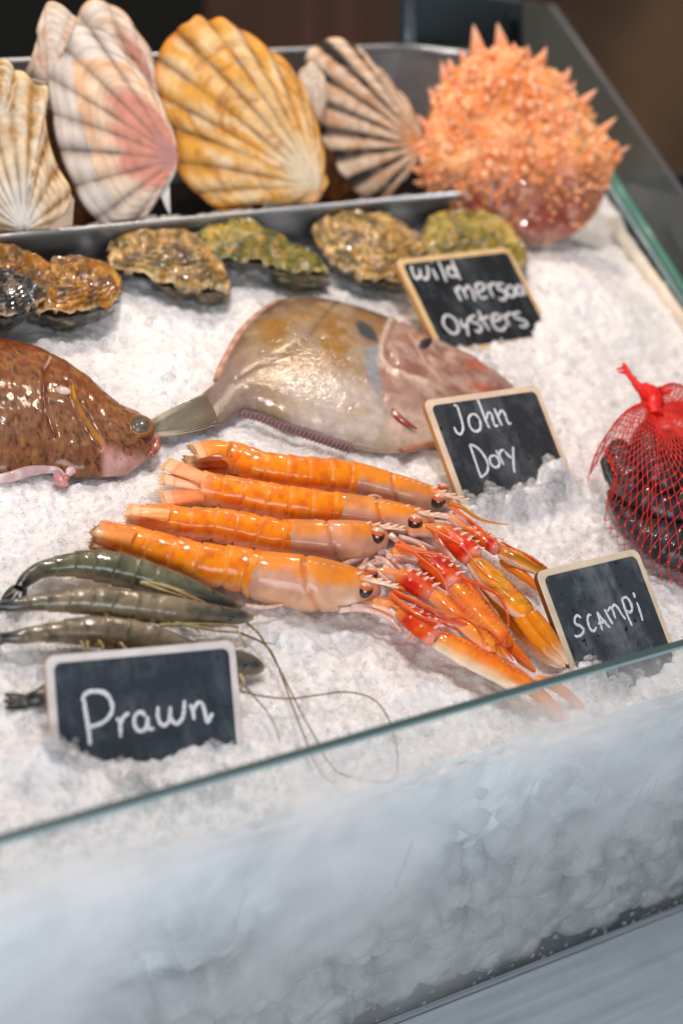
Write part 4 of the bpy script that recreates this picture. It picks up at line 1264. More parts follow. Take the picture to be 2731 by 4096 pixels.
    mesh('dorsal_fin', Vd, Fd, M_FIN, root, col=mixc(lin('#b0806a'), lin('#d9a48a'), (np.sin(sd * 190) + 1) / 2))
    ax = np.array(Matrix.Rotation(-0.55, 3, 'Z'))
    ce = onto(1690, 1385, at(1690, 1385, 0.012), ZUP)
    Ve, Fe, D = ball(ce, (0.0150, 0.0044, 0.0026), 16, 26, axes=ax)
    eye = mesh('eye', Ve, Fe, M_FISH, root, col=mixc(lin('#15171a'), lin('#4a525e'), sstep(0.0, -0.5, D[:, 0] + 0.3 * noise(Ve * 200))))
    bag = Bag()
    for ln, rad, colr in (([(1552, 1590), (1562, 1630), (1585, 1662), (1620, 1690), (1668, 1716)], 0.0032, '#8a2a1c'), ([(1580, 1585), (1600, 1610), (1610, 1640)], 0.0028, '#c98a78'), ([(1556, 1600), (1570, 1625), (1585, 1640)], 0.0026, '#e0b7a4')):
        g = resample(np.array(ln, float), 24)
        zz = []
        Pg = np.array([at(x, y, 0.0128) for x, y in g])
        Vg, Fg, sg, _ = tube(Pg, rad * np.sin(np.linspace(0.25, 2.9, 24)), rad * 0.6 * np.sin(np.linspace(0.25, 2.9, 24)), k=10)
        bag.add(Vg, Fg, lin(colr))
    bag.build('gill', M_MEAT, root)
    # thin lower jaw and pelvic fin lying by the sign
    g = resample(np.array([(1600, 1806), (1660, 1790), (1720, 1775), (1790, 1775)], float), 20)
    Vg, Fg, sg, _ = tube(np.array([at(x, y, 0.004) for x, y in g]), np.linspace(0.002, 0.005, 20), np.full(20, 0.002), k=8)
    mesh('pelvic_fin', Vg, Fg, M_FIN, root, col=lin('#a8735a'))
john_dory()

def flatfish():
    pairs = [((-700, 1570), (-700, 1640)), ((-500, 1470), (-500, 1760)), ((-250, 1402), (-260, 1880)), ((0, 1393), (-20, 1908)), ((80, 1405), (50, 1905)), ((160, 1434), (130, 1890)), ((250, 1476), (220, 1885)), ((330, 1527), (300, 1900)), ((400, 1582), (370, 1902)), ((460, 1632), (430, 1900)), ((515, 1652), (480, 1898)), ((560, 1674), (530, 1880)), ((596, 1708), (572, 1850)), ((618, 1750), (606, 1824)), ((628, 1776), (624, 1800))]
    hf = lambda s: 0.024 * np.clip(np.sin(np.pi * np.clip(s, 0, 1)), 0, 1) ** 0.55 * (1 - 0.18 * sstep(0.6, 1, s)) + 0.0015
    V, flat, s, ph, T, B = loft_fish(pairs, 0.002, hf, 260, 110, 0.7)
    root = thing('fish', 'brown speckled fish with a big clouded eye at the left edge', 'fish', at(200, 1700, 0))
    Q = project(flat)
    P = flat
    belly = (1 - np.cos(ph)) / 2 * np.ones((len(s), 1))
    c = mixc(lin('#7c380c'), lin('#8a4c1c'), sstep(-0.25, 0.3, fbm(P, 40, 4)))
    c = mixc(c, lin('#a06a2e'), sstep(0.1, 0.4, fbm(P + 4, 110, 4)) * 0.7)
    c = mixc(c, lin('#74503a'), sstep(0.35, 0.65, belly + 0.10 * fbm(P + 6, 40, 3)) * 0.65)
    c = mixc(c, lin('#3a1d0c'), sstep(0.22, 0.40, fbm(P + 9, 330, 3)) * 0.75)
    c = mixc(c, lin('#a8743c'), sstep(0.25, 0.45, fbm(P + 12, 300, 3)) * 0.35)
    jaw = soft_in(Q, [(395, 1846), (450, 1862), (510, 1866), (565, 1846), (600, 1826), (570, 1880), (500, 1935), (420, 1935)], 18)
    c = mixc(c, mixc(lin('#b98078'), lin('#cfa09a'), sstep(-0.2, 0.3, fbm(P + 21, 60, 3))), jaw * 0.85)
    c = mixc(c, lin('#a8685a'), soft_in(Q, [(590, 1730), (630, 1740), (640, 1800), (610, 1815), (590, 1780)], 12) * 0.9)
    for ln, w, colr, st in (([(268, 1650), (276, 1690), (300, 1738), (330, 1780), (362, 1818), (395, 1842)], 7, '#b87c34', 0.85), ([(186, 1520), (170, 1560), (158, 1590), (156, 1680), (160, 1745), (180, 1790), (206, 1826)], 6, '#52161a', 0.95), ([(188, 1518), (172, 1560), (158, 1582)], 5, '#d8b8aa', 0.9), ([(270, 1650), (280, 1700)], 5, '#e0a01c', 0.9)):
        c = mixc(c, lin(colr), sstep(w, w * 0.4, seg_dist(Q, ln)) * st)
    Z = V[..., 2]
    Z -= 0.0022 * np.exp(-(seg_dist(Q, [(186, 1520), (158, 1590), (156, 1680), (160, 1745), (206, 1826)]) / 8) ** 2)
    Z -= 0.0026 * np.exp(-(seg_dist(Q, [(258, 1650), (266, 1695), (290, 1745), (322, 1790), (355, 1828), (385, 1850)]) / 11) ** 2)
    Z += 0.0018 * np.exp(-(seg_dist(Q, [(280, 1650), (292, 1690), (318, 1735), (350, 1780), (400, 1835)]) / 14) ** 2)
    Z += 0.0010 * fbm(P, 90, 3)
    nv = V.shape[1]
    mesh('body', V.reshape(-1, 3), grid_faces(len(s), nv, True), M_FISH2, root, col=c.reshape(-1, 3))
    # raised eye with its lid
    def surfz(x, y):
        d = np.hypot(Q[..., 0] - x, Q[..., 1] - y) + 1e3 * (np.sin(ph)[None, :] < 0)
        return V.reshape(-1, 3)[np.argmin(d.ravel())]
    ce = surfz(548, 1760); 
    ax = np.array(Matrix.Rotation(-0.95, 3, 'Z'))
    c0 = ce + np.array([0, 0, 0.000])
    Vl, Fl, D = ball(c0, (0.0118, 0.0092, 0.0036), 16, 28, axes=ax)
    lid = mesh('eyelid', Vl, Fl, M_FISH2, root, col=mixc(lin('#6e3c18'), lin('#8f5c30'), sstep(0.2, 0.5, D[:, 2]) * sstep(0.9, 0.7, D[:, 2])))
    tilt = unit(np.array([-0.35, -0.55, 0.75]))
    Ve, Fe, D = ball(c0 + tilt * 0.0012, (0.0096, 0.0072, 0.0032), 18, 30, axes=ax)
    pd = D @ (np.asarray(ax) @ tilt)
    mesh('eye', Ve, Fe, M_EYEBALL, root, col=mixc(mixc(lin('#7d5c34'), lin('#5c5248'), sstep(0.2, 0.4, D[:, 2])), mixc(lin('#55504c'), lin('#453c32'), sstep(-0.2, 0.3, fbm(Ve, 160, 3))), sstep(0.55, 0.8, D[:, 2])))
    # lips
    g = resample(np.array([(585, 1738), (612, 1745), (624, 1772), (620, 1800), (600, 1820)], float), 24)
    Vg, Fg, sg, _ = tube(np.array([at(x, y, 0.006) for x, y in g]), 0.0034 * np.sin(np.linspace(0.5, 2.7, 24)), k=12)
    mesh('lip', Vg, Fg, M_MEAT, root, col=mixc(lin('#8a4436'), lin('#b9786a'), (np.sin(sg * 20) + 1) / 2))
    # skinned white belly and scraps hanging onto the ice
    g = resample(np.array([(-60, 1908), (40, 1896), (110, 1872), (180, 1862), (240, 1874), (262, 1900)], float), 40)
    Vg, Fg, sg, _ = tube(np.array([at(x, y + 12, 0.003) for x, y in g]), 0.0036 * np.sin(np.linspace(0.35, 2.9, 40)), 0.0042 * np.sin(np.linspace(0.35, 2.9, 40)), k=12)
    mesh('belly_flap', Vg, Fg, M_MEAT, root, col=mixc(lin('#c9a5a6'), lin('#dcc6c2'), sstep(-0.2, 0.3, fbm(Vg, 90, 2))))
    for ln, r0, cc in (([(228, 1885), (232, 1910), (246, 1930), (272, 1940)], 0.0030, '#c98a88'), ([(268, 1905), (285, 1880), (310, 1872), (340, 1882)], 0.0036, '#d9b0b4'), ([(270, 1900), (262, 1920), (256, 1936)], 0.0022, '#b9716e')):
        g = resample(np.array(ln, float), 20)
        Vg, Fg, sg, _ = tube(np.array([at(x, y, 0.004) for x, y in g]), r0 * np.sin(np.linspace(0.4, 2.8, 20)), k=10)
        mesh('flesh_scrap', Vg, Fg, M_MEAT, root, col=lin(cc))
    # pectoral stub
    c1 = surfz(232, 1672)
    Vp, Fp, D = ball(c1, (0.0052, 0.0038, 0.0020), 12, 18, axes=np.array(Matrix.Rotation(0.5, 3, 'Z')))
    mesh('fin_stub', Vp, Fp, M_MEAT, root, col=mixc(lin('#c9a49a'), lin('#e2cbc2'), (D[:, 0] + 1) / 2))
flatfish()

# ------------------------------------------------------------------ scampi
M_SCAMPI = flesh('scampi shell', 0.40, 0.8, (0.86, 1.10), 110, 260, 0.22, 0.0007, sss=0.08, sssr=(0.006, 0.004, 0.002), coatr=0.05, spec=0.15, fine=0.30, cior=1.42)
M_LEG = flesh('scampi leg', 0.32, 0.8, (0.9, 1.1), 120, 260, 0.15, 0.0004, sss=0.25, sssr=(0.010, 0.006, 0.004), coatr=0.1)
M_BLACKEYE, nt_, b_, o_ = new_mat('black eye')
a_ = nt_.nodes.new('ShaderNodeAttribute'); a_.attribute_name = 'Col'
nt_.links.new(a_.outputs['Color'], b_.inputs['Base Color'])
setp(b_, Roughness=0.08, Coat_Weight=1.0, Coat_Roughness=0.03)

def at_r(px, py, r):
    return at(px, py, r)

def path3(pts, n, z):
    g = resample(np.array(pts, float), n)
    zz = np.broadcast_to(z, (n,))
    return np.array([at(a[0], a[1], h) for a, h in zip(g, zz)])

ORANGE, DEEP, PALE, FLESH_ = lin('#f78a00'), lin('#ea6600'), lin('#f3b98a'), lin('#e2ab84')

def feeler(parent, pts, r0, r1, col, z=0.010, z1=0.004, name='antenna', n=60, tip=None):
    P = path3(pts, n, np.linspace(z, z1, n))
    V, F, s, _ = tube(P, np.linspace(r0, r1, n), k=7)
    return mesh(name, V, F, M_LEG, parent, col=mixc(lin(col), lin(tip or col), s))

def scampi(label, mid, hw, iB, eyes, rostrum, tail, pale=0.5, zofs=0.0, curl=False, seed=0):
    """mid: centre line in pixels from tail to eye; hw: half width in pixels along it; iB: fraction where the carapace starts"""
    n = 260
    M2 = resample(np.column_stack([np.array(mid, float), np.array(hw, float)]), n)
    sc = np.array([np.linalg.norm(at(a[0], a[1], 0.01) - CAM) / FPX for a in M2])
    rad = M2[:, 2] * sc * (1.12 if seed == 1 else 1.05)
    P = np.array([at(a[0], a[1], r * 0.95 + zofs) for a, r in zip(M2, rad)])
    root = thing('scampi', label, 'scampi', P.mean(0) * np.array([1, 1, 0]), 'orange scampi laid side by side')
    s = np.linspace(0, 1, n)
    k = 40
    phi = np.linspace(0, 2 * np.pi, k, endpoint=False)
    # ---- abdomen
    i1 = int(n * iB)
    sa = s[:i1] / iB
    q = sa * 6.4
    fr = q - np.floor(q)
    fac = 1.045 - 0.075 * fr ** 0.7
    groove = np.exp(-(np.minimum(fr, 1 - fr) / 0.045) ** 2)
    fac = fac - 0.05 * groove
    ra = rad[:i1] * fac
    R1 = ra[:, None] * np.ones(k)
    R2 = ra[:, None] * np.ones(k)
    lowm = sstep(-0.1, -0.7, np.sin(phi))
    pleura = 1 + 0.16 * lowm[None] * (np.sin(np.pi * fr)[:, None] ** 0.7 - 0.6)
    R1 = R1 * pleura; R2 = R2 * pleura
    V, F, _, _ = tube(P[:i1], R1, R2, k=k)
    ss = np.repeat(sa, k).reshape(i1, k); pp = np.tile(phi, (i1, 1)); ff = np.repeat(fr, k).reshape(i1, k)
    V3 = V.reshape(i1, k, 3)
    # the viewer's side is where cos(phi) points to the camera; shade of the shell itself runs from back to belly
    up = np.sin(pp)
    c = mixc(ORANGE, lin('#f09a2a'), sstep(0.1, 0.45, fbm(V3 + seed, 70, 3)) * 0.6)
    c = mixc(c, DEEP, sstep(0.0, 0.4, fbm(V3 + seed + 3, 110, 3)) * 0.6)
    c = mixc(c, lin('#f2ae6c'), np.exp(-(np.minimum(ff, 1 - ff) / 0.04) ** 2) * 0.45 * (0.6 + 0.8 * sstep(-0.2, 0.3, fbm(V3 + seed, 60, 2))))
    pz = sstep(0.30, -0.45, up + 0.22 * fbm(V3 + seed + 7, 90, 3)) * pale
    c = mixc(c, lin('#f0c4a4'), pz)
    c = mixc(c, lin('#f3b080'), sstep(0.12, 0.0, ss) * 0.6)
    c = mixc(c, lin('#c85a08'), sstep(0.30, 0.42, fbm(V3 + seed + 11, 150, 2)) * 0.5)
    V3 = V3 + 0.0005 * fbm(V3 + seed, 140, 2)[..., None] * ZUP
    mesh('tail', V3.reshape(-1, 3), F, M_SCAMPI, root, col=c.reshape(-1, 3))
    # ---- carapace
    j0 = i1 - 6
    sc_ = (s[j0:] - s[j0]) / (1 - s[j0])
    m = n - j0
    rc = rad[j0:].copy()
    rc = rc * (1 + 0.03 * sstep(0.0, 0.08, sc_)) 
    cg = 0.47 + 0.10 * np.sin(phi)[None] * -1
    gr = np.exp(-((sc_[:, None] - cg) / 0.018) ** 2)
    R1 = rc[:, None] * (1 - 0.07 * gr)
    keel = 1 + 0.05 * np.exp(-((phi - np.pi / 2) / 0.18) ** 2)[None] * sstep(0.45, 0.7, sc_)[:, None]
    close = np.sqrt(np.clip(1 - sstep(0.86, 1.0, sc_) ** 2 * 0.75, 0.02, 1))[:, None]
    R1 = R1 * close; R2 = R1 * keel
    V, F, _, _ = tube(P[j0:], R1, R2, k=k)
    V3 = V.reshape(m, k, 3)
    S2 = np.repeat(sc_, k).reshape(m, k); up = np.tile(np.sin(phi), (m, 1))
    top = lin('#ee8a1c')
    side = mixc(lin('#d8a480'), lin('#d2967c'), sstep(-0.2, 0.3, fbm(V3 + seed, 60, 3)))
    c = mixc(side, top, sstep(0.66, 0.97, up + 0.22 * fbm(V3 + seed + 1, 70, 2) - 0.35 * (pale - 0.5)))
    c = mixc(c, lin('#d8b69a'), sstep(0.55, 0.85, S2) * sstep(0.6, 0.1, up) * 0.7)
    c = mixc(c, lin('#f4ece6'), np.exp(-((S2 - 0.72) / 0.06) ** 2) * np.exp(-((up - 0.02) / 0.30) ** 2) * sstep(-0.15, 0.10, fbm(V3 + seed + 5, 120, 2)) * 0.9 * min(1, pale * 1.6))
    c = mixc(c, lin('#b5602c'), gr * 0.65)
    c = mixc(c, lin('#cf4a0c'), np.exp(-((up - 0.96) / 0.06) ** 2) * sstep(0.7, 0.85, S2) * 0.8)
    c = mixc(c, lin('#9a6a50'), sstep(0.22, 0.4, fbm(V3 + seed + 9, 50, 2)) * 0.25)
    cara = mesh('carapace', V3.reshape(-1, 3), F, M_SCAMPI, root, col=c.reshape(-1, 3))
    # ridge of teeth and the rostrum
    bag = Bag()
    topz = P[-1][2] + rad[-1] * 0.4
    ro = resample(np.array(rostrum, float), 30)
    z_a = P[int(n * 0.90)][2] + rad[int(n * 0.90)] * 0.92
    RP = np.array([at(a[0], a[1], z) for a, z in zip(ro, np.linspace(z_a, z_a * 0.92 + 0.002, 30))])
    rr = np.linspace(0.0030, 0.0006, 30)
    V, F, s_, _ = tube(RP, rr, rr * 0.8, k=10)
    bag.add(V, F, mixc(lin('#e8822a'), lin('#f6e2cc'), sstep(0.1, 0.7, s_)))
    bag.build('rostrum', M_SCAMPI, root)
    bag = Bag()
    dirr = unit(RP[-1] - RP[0])
    for i in (4, 10, 16, 21, 25):
        cone(bag, RP[i] + ZUP * rr[i] * 0.4, RP[i] + ZUP * (0.0020 + rr[i]) + dirr * 0.0036, 0.0011, lin('#f0b88a'), lin('#fbeede'), 6)
    for i in range(7):
        a = int(n * (0.72 + 0.028 * i))
        p = P[a] + ZUP * rad[a] * 0.98
        cone(bag, p - ZUP * 0.0006, p + ZUP * 0.0014 + dirr * 0.0022, 0.0010, lin('#ee9a40'), lin('#f8d8b0'), 6)
    bag.build('teeth', M_SCAMPI, root)
    # ---- eyes: black kidney on a pale stalk
    toC = unit(CAM - P[-1])
    for ex, ey, er, far in eyes:
        r = er * sc[-1]
        a = int(n * 0.93)
        d_ = unit(ray(ex, ey))
        tt = np.arange(0.9, 1.6, 0.0004)
        L = CAM + d_ * tt[:, None]
        dist = np.linalg.norm(L[:, None] - P[None, j0:], axis=2)
        k_ = dist.argmin(1)
        hit = np.where(dist.min(1) < rad[j0:][k_] * 0.98)[0]
        if len(hit) and not far: base = L[hit[0]]
        else: base = at(ex, ey, P[a][2] + rad[a] * 0.55)
        upv = unit(ZUP * 0.9 + BACK * 0.1)
        side = unit(np.cross(toC, upv)); u2 = np.cross(side, toC)
        ax = np.array([side, u2, toC])
        V, F, D = ball(base, (r, r, r * 0.95), 22, 30, axes=ax)
        hgt = D[:, 1]
        kidney = sstep(0.10, 0.02, hgt - 0.45 * np.abs(D[:, 0]) ** 2 + 0.12)
        col = mixc(lin('#d9b49a'), lin('#b03c0c'), sstep(0.72, 0.35, hgt))
        col = mixc(col, lin('#e8722a'), np.exp(-((hgt - 0.22) / 0.16) ** 2) * sstep(0.5, 0.9, D[:, 2]) * 0.8)  # orange-red highlight facing the camera, painted into the eye
        col = mixc(col, lin('#060708'), kidney)
        mesh('eye', V, F, M_BLACKEYE, root, col=col)
    # ---- tail fan
    for pts, r0, flat, colr, zz in tail:
        g = resample(np.array(pts, float), 26)
        L = np.array([at(a[0], a[1], z) for a, z in zip(g, np.linspace(zz[0], zz[1], 26))])
        v = np.linspace(0, 1, 26)
        w = r0 * sc[0] * np.clip(0.72 + 0.5 * v - 0.32 * v ** 6, 0.1, 2) 
        bag = Bag()
        V, F, s_, ph_ = tube(L, w, np.full(26, flat) * (1 - 0.55 * v) , k=18)
        cc = mixc(lin(colr), lin('#f4cba4'), sstep(0.55, 1.0, s_) * 0.8)
        cc = mixc(cc, lin('#e8740c'), np.exp(-((s_ - 0.74) / 0.03) ** 2) * 0.6)
        bag.add(V, F, cc)
        T, Sd, U = frames(L)
        for q_ in np.linspace(-0.92, 0.92, 11):
            e0 = L[-1] + Sd[-1] * w[-1] * q_ - T[-1] * 0.0008
            cone(bag, e0, e0 + T[-1] * rng.uniform(0.003, 0.0055) + Sd[-1] * q_ * 0.0016, 0.0011, lin('#f2b070'), lin('#f8dcb8') if pale > 0.45 else lin('#4a2410'), 5)
        bag.build('tail_lobe', M_SCAMPI, root)
    return root

EO = 0.0
S4 = scampi('front scampi of the four, its head over the foremost claw',
    [(395, 2140), (470, 2155), (560, 2178), (690, 2218), (815, 2255), (950, 2275), (1050, 2304), (1160, 2322), (1260, 2338), (1400, 2352), (1510, 2362)],
    [52, 58, 62, 68, 76, 80, 88, 94, 96, 76, 42], 0.575,
    [(1458, 2360, 33, False), (1483, 2296, 30, True)],
    [(1390, 2296), (1450, 2312), (1530, 2332), (1594, 2352)],
    [([(540, 2160), (480, 2140), (425, 2122), (398, 2112)], 48, 0.0040, '#ef9040', (0.017, 0.014)), ([(540, 2190), (480, 2180), (420, 2170), (385, 2165)], 40, 0.003, '#cc5a0c', (0.008, 0.008)), ([(560, 2215), (500, 2208), (440, 2198), (380, 2192)], 34, 0.0026, '#d8681c', (0.005, 0.005))], 0.40, seed=1)
S3 = scampi('second scampi from the front, its eye above a pale cheek',
    [(580, 2058), (650, 2072), (760, 2092), (860, 2098), (980, 2120), (1090, 2146), (1180, 2156), (1290, 2165), (1400, 2168), (1480, 2158), (1540, 2146)],
    [44, 54, 60, 64, 68, 70, 74, 80, 82, 66, 34], 0.60,
    [(1506, 2142, 34, False)], [(1430, 2104), (1490, 2106), (1560, 2110), (1618, 2120)],
    [([(680, 2062), (620, 2050), (560, 2042), (525, 2038)], 34, 0.0036, '#f2a860', (0.017, 0.015)), ([(680, 2100), (620, 2092), (570, 2086), (520, 2082)], 34, 0.003, '#e8944c', (0.009, 0.008))], 0.62, seed=2)
S2 = scampi('second scampi from the back, with a wide pale tail fan',
    [(800, 1948), (870, 1962), (960, 1978), (1080, 2004), (1190, 2022), (1300, 2038), (1410, 2054), (1500, 2068), (1600, 2086), (1680, 2090), (1730, 2092)],
    [62, 64, 66, 70, 72, 72, 72, 72, 68, 54, 30], 0.60,
    [(1657, 2088, 33, False)], [(1580, 2030), (1650, 2046), (1720, 2058), (1790, 2072)],
    [([(830, 1925), (770, 1895), (710, 1872), (672, 1858)], 44, 0.0030, '#f2aa74', (0.016, 0.012)), ([(825, 1950), (760, 1935), (700, 1922), (655, 1915)], 36, 0.0026, '#f4bc90', (0.011, 0.010)), ([(810, 1985), (760, 1988), (700, 1990), (655, 1992)], 46, 0.0030, '#ee8c4c', (0.009, 0.007))], 0.58, seed=3)
S1 = scampi('back scampi of the four, its tail curled under',
    [(900, 1820), (960, 1838), (1030, 1868), (1130, 1886), (1240, 1898), (1340, 1906), (1440, 1922), (1540, 1948), (1650, 1978), (1740, 1998), (1800, 2006)],
    [56, 62, 64, 66, 68, 68, 64, 60, 56, 44, 26], 0.58,
    [(1750, 2004, 32, False), (1768, 1956, 26, True)], [(1700, 1952), (1760, 1972), (1820, 1990), (1878, 2010)],
    [([(920, 1800), (870, 1790), (820, 1796), (782, 1806)], 44, 0.0046, '#f0902a', (0.022, 0.017)), ([(910, 1850), (860, 1848), (800, 1846), (752, 1846)], 36, 0.0030, '#b8520c', (0.009, 0.008)), ([(900, 1880), (860, 1876), (810, 1872), (764, 1862)], 26, 0.0026, '#c8640c', (0.005, 0.005))], 0.22, seed=4)

# feelers and thin legs
feeler(S1, [(1790, 2010), (1850, 2032), (1900, 2066), (1950, 2086), (2036, 2100)], 0.0019, 0.0004, '#e08a20', 0.012, 0.008)
feeler(S1, [(1800, 2020), (1840, 2050), (1900, 2097), (2000, 2165), (2100, 2220), (2185, 2272)], 0.0010, 0.0006, '#d84a10', 0.012, 0.016, tip='#c01c08')
feeler(S1, [(1810, 2050), (1850, 2075), (1930, 2125), (2000, 2168)], 0.0008, 0.0005, '#d84a10', 0.010, 0.012)
feeler(S2, [(1690, 2100), (1740, 2108), (1790, 2115), (1900, 2145), (1968, 2178)], 0.0018, 0.0006, '#ea8a24', 0.013, 0.014)
feeler(S2, [(1725, 2125), (1750, 2160), (1790, 2222), (1850, 2300), (1900, 2350), (1925, 2420)], 0.0008, 0.0005, '#e25a18', 0.020, 0.018)
feeler(S3, [(1590, 2168), (1640, 2196), (1700, 2235), (1790, 2280), (1860, 2315), (1930, 2347), (1990, 2380), (2022, 2435), (2032, 2490), (2025, 2540), (1998, 2575), (1978, 2582)], 0.0020, 0.0004, '#ea6c10', 0.020, 0.022, n=120, tip='#c41c08')
feeler(S4, [(1575, 2352), (1650, 2360), (1720, 2368), (1780, 2382)], 0.0021, 0.0005, '#ec8a1c', 0.016, 0.018)
feeler(S4, [(1570, 2368), (1630, 2392), (1675, 2420), (1750, 2465), (1825, 2490), (1925, 2512), (1965, 2532), (2000, 2572), (2052, 2642)], 0.0014, 0.0005, '#e0480c', 0.018, 0.026, n=100, tip='#c01808')
feeler(S4, [(1560, 2372), (1620, 2396), (1670, 2420), (1765, 2490), (1840, 2525), (1882, 2552)], 0.0014, 0.0006, '#e0480c', 0.016, 0.018)
feeler(S4, [(2190, 2688), (2250, 2692), (2300, 2712), (2330, 2740), (2370, 2775), (2385, 2800), (2375, 2815), (2330, 2808)], 0.0004, 0.0003, '#c05048', 0.002, 0.000)
for par, pts, r in ((S4, [(1395, 2430), (1480, 2425), (1560, 2420), (1610, 2415)], 0.0026), (S4, [(1350, 2440), (1440, 2436), (1500, 2450), (1560, 2480), (1610, 2530)], 0.0020), (S4, [(980, 2424), (1060, 2430), (1130, 2420)], 0.0014), (S4, [(1430, 2290), (1480, 2262), (1540, 2262), (1545, 2320), (1550, 2350)], 0.0022),
               (S3, [(1370, 2262), (1420, 2240), (1465, 2230), (1450, 2260), (1430, 2275)], 0.0021), (S3, [(1500, 2215), (1540, 2210), (1590, 2260), (1640, 2310), (1665, 2330)], 0.0026), (S3, [(1495, 2235), (1530, 2240), (1570, 2275), (1590, 2330)], 0.0022), (S3, [(1500, 2250), (1545, 2265), (1560, 2320), (1565, 2350)], 0.0020), (S3, [(1590, 2150), (1650, 2165), (1720, 2190), (1775, 2215)], 0.0024), (S3, [(1540, 2225), (1600, 2240), (1680, 2240), (1720, 2260)], 0.0030),
               (S2, [(1440, 2010), (1490, 1986), (1525, 1992)], 0.0022), (S2, [(1640, 2145), (1700, 2125), (1730, 2150), (1760, 2180)], 0.0022), (S2, [(1700, 2090), (1780, 2095), (1850, 2115)], 0.0022), (S3, [(1255, 2090), (1275, 2080), (1310, 2092)], 0.0026), (S1, [(1690, 2060), (1760, 2060), (1830, 2070), (1878, 2098)], 0.0018), (S3, [(1420, 2290), (1480, 2250), (1530, 2235)], 0.0018)):
    m_ = 30
    P_ = path3(pts, m_, 0.010)
    V, F, s_, _ = tube(P_, np.linspace(r, r * 0.55, m_), k=9)
    joint = np.exp(-((np.abs((s_ * 3) % 1 - 0.5)) / 0.06) ** 2)
    mesh('leg', V, F, M_LEG, par, col=mixc(mixc(lin('#efc9bc'), lin('#e6aa98'), s_), lin('#d88a6c'), joint * 0.6))

for par, pts, r0, r1 in ((S3, [(1600, 2175), (1680, 2230), (1760, 2300), (1800, 2380), (1860, 2440)], 0.0012, 0.0005), (S4, [(1575, 2362), (1660, 2402), (1740, 2440), (1830, 2460), (1900, 2500), (1950, 2580)], 0.0011, 0.0005), (S2, [(1700, 2105), (1790, 2150), (1850, 2190), (1930, 2290), (1990, 2330)], 0.0010, 0.0004), (S1, [(1800, 2030), (1880, 2080), (1960, 2150), (2060, 2215)], 0.0010, 0.0004), (S4, [(1560, 2376), (1640, 2440), (1720, 2480), (1800, 2490)], 0.0016, 0.0006), (S3, [(1580, 2180), (1660, 2205), (1740, 2215), (1800, 2240)], 0.0018, 0.0006)):
    feeler(par, pts, r0, r1, '#e8641a', 0.022, 0.026, tip='#d04a10')
for par, pts, r in ((S4, [(1560, 2440), (1610, 2480), (1640, 2520), (1630, 2560)], 0.0018), (S4, [(1600, 2470), (1640, 2520), (1680, 2550)], 0.0014), (S3, [(1470, 2260), (1520, 2300), (1560, 2330)], 0.0022), (S3, [(1530, 2270), (1590, 2300), (1630, 2290)], 0.0020), (S2, [(1600, 2150), (1660, 2170), (1700, 2200), (1690, 2230)], 0.0020), (S2, [(1560, 2140), (1610, 2180), (1660, 2190)], 0.0022), (S4, [(1640, 2500), (1655, 2540), (1640, 2570)], 0.0010)):
    P_ = path3(pts, 30, 0.014)
    V, F, s_, _ = tube(P_, np.linspace(r, r * 0.5, 30), k=9)
    mesh('leg', V, F, M_LEG, par, col=mixc(lin('#f0d0c4'), lin('#dd9a84'), s_))

# claws
def limb(parent, name, pts, hw, z, paint, k=22, squash=0.8, n=70, closeends=True, mat=None, ridge=0.05):
    G = resample(np.column_stack([np.array(pts, float), np.array(hw, float), np.broadcast_to(z, (len(pts),))]), n)
    sc = np.linalg.norm(at(pts[0][0], pts[0][1], 0.01) - CAM) / FPX
    r = G[:, 2] * sc
    if closeends:
        e = np.linspace(0, 1, n)
        r = r * np.sqrt(np.clip(1 - (1 - np.clip(e / 0.06, 0, 1)) ** 2, 0.04, 1)) * np.sqrt(np.clip(1 - (1 - np.clip((1 - e) / 0.06, 0, 1)) ** 2, 0.04, 1))
    P = np.array([at(a[0], a[1], a[3]) for a in G])
    rid = 1 + ridge * np.cos(5 * np.linspace(0, 2 * np.pi, k, endpoint=False) + 0.6)
    V, F, s, ph = tube(P, r[:, None] * rid, r[:, None] * squash * rid, k=k)
    V = V + 0.0005 * fbm(V, 160, 2)[:, None] * ZUP
    o = mesh(name, V, F, mat or M_SCAMPI, parent, col=paint(V, s, ph))
    return o, P, r

def spines(parent, P, r, which, h, colr='#f6c8a0', tipc='#fdf0e0', side=1, lean_=0.4, name='spines', squash=0.8, rowphi=0.9):
    T, Sd, U = frames(P)
    bag = Bag()
    for i in which:
        i = int(i)
        d = Sd[i] * side * math.cos(rowphi) + U[i] * math.sin(rowphi)
        p = P[i] + Sd[i] * side * math.cos(rowphi) * r[i] * 0.95 + U[i] * math.sin(rowphi) * r[i] * squash * 0.95
        cone(bag, p - d * 0.0004, p + d * h + T[i] * h * lean_, h * 0.45, lin(colr), lin(tipc), 6)
    return bag.build(name, M_SCAMPI, parent)

def paint_red(V, s, ph):
    c = mixc(lin('#c81c02'), lin('#de3e04'), sstep(-0.15, 0.35, fbm(V, 60, 3)))
    c = mixc(c, lin('#ee8a3c'), sstep(0.35, 0.0, s + 0.12 * fbm(V + 7, 70, 2)) * 0.9)
    c = mixc(c, lin('#f2b4a0'), sstep(0.78, 0.98, s + 0.12 * fbm(V + 2, 80, 2)) * 0.55)
    c = mixc(c, lin('#ea7010'), sstep(0.05, 0.4, fbm(V + 15, 90, 2)) * 0.45)
    c = mixc(c, lin('#f09a60'), sstep(0.10, 0.0, s) * 0.7)
    return c

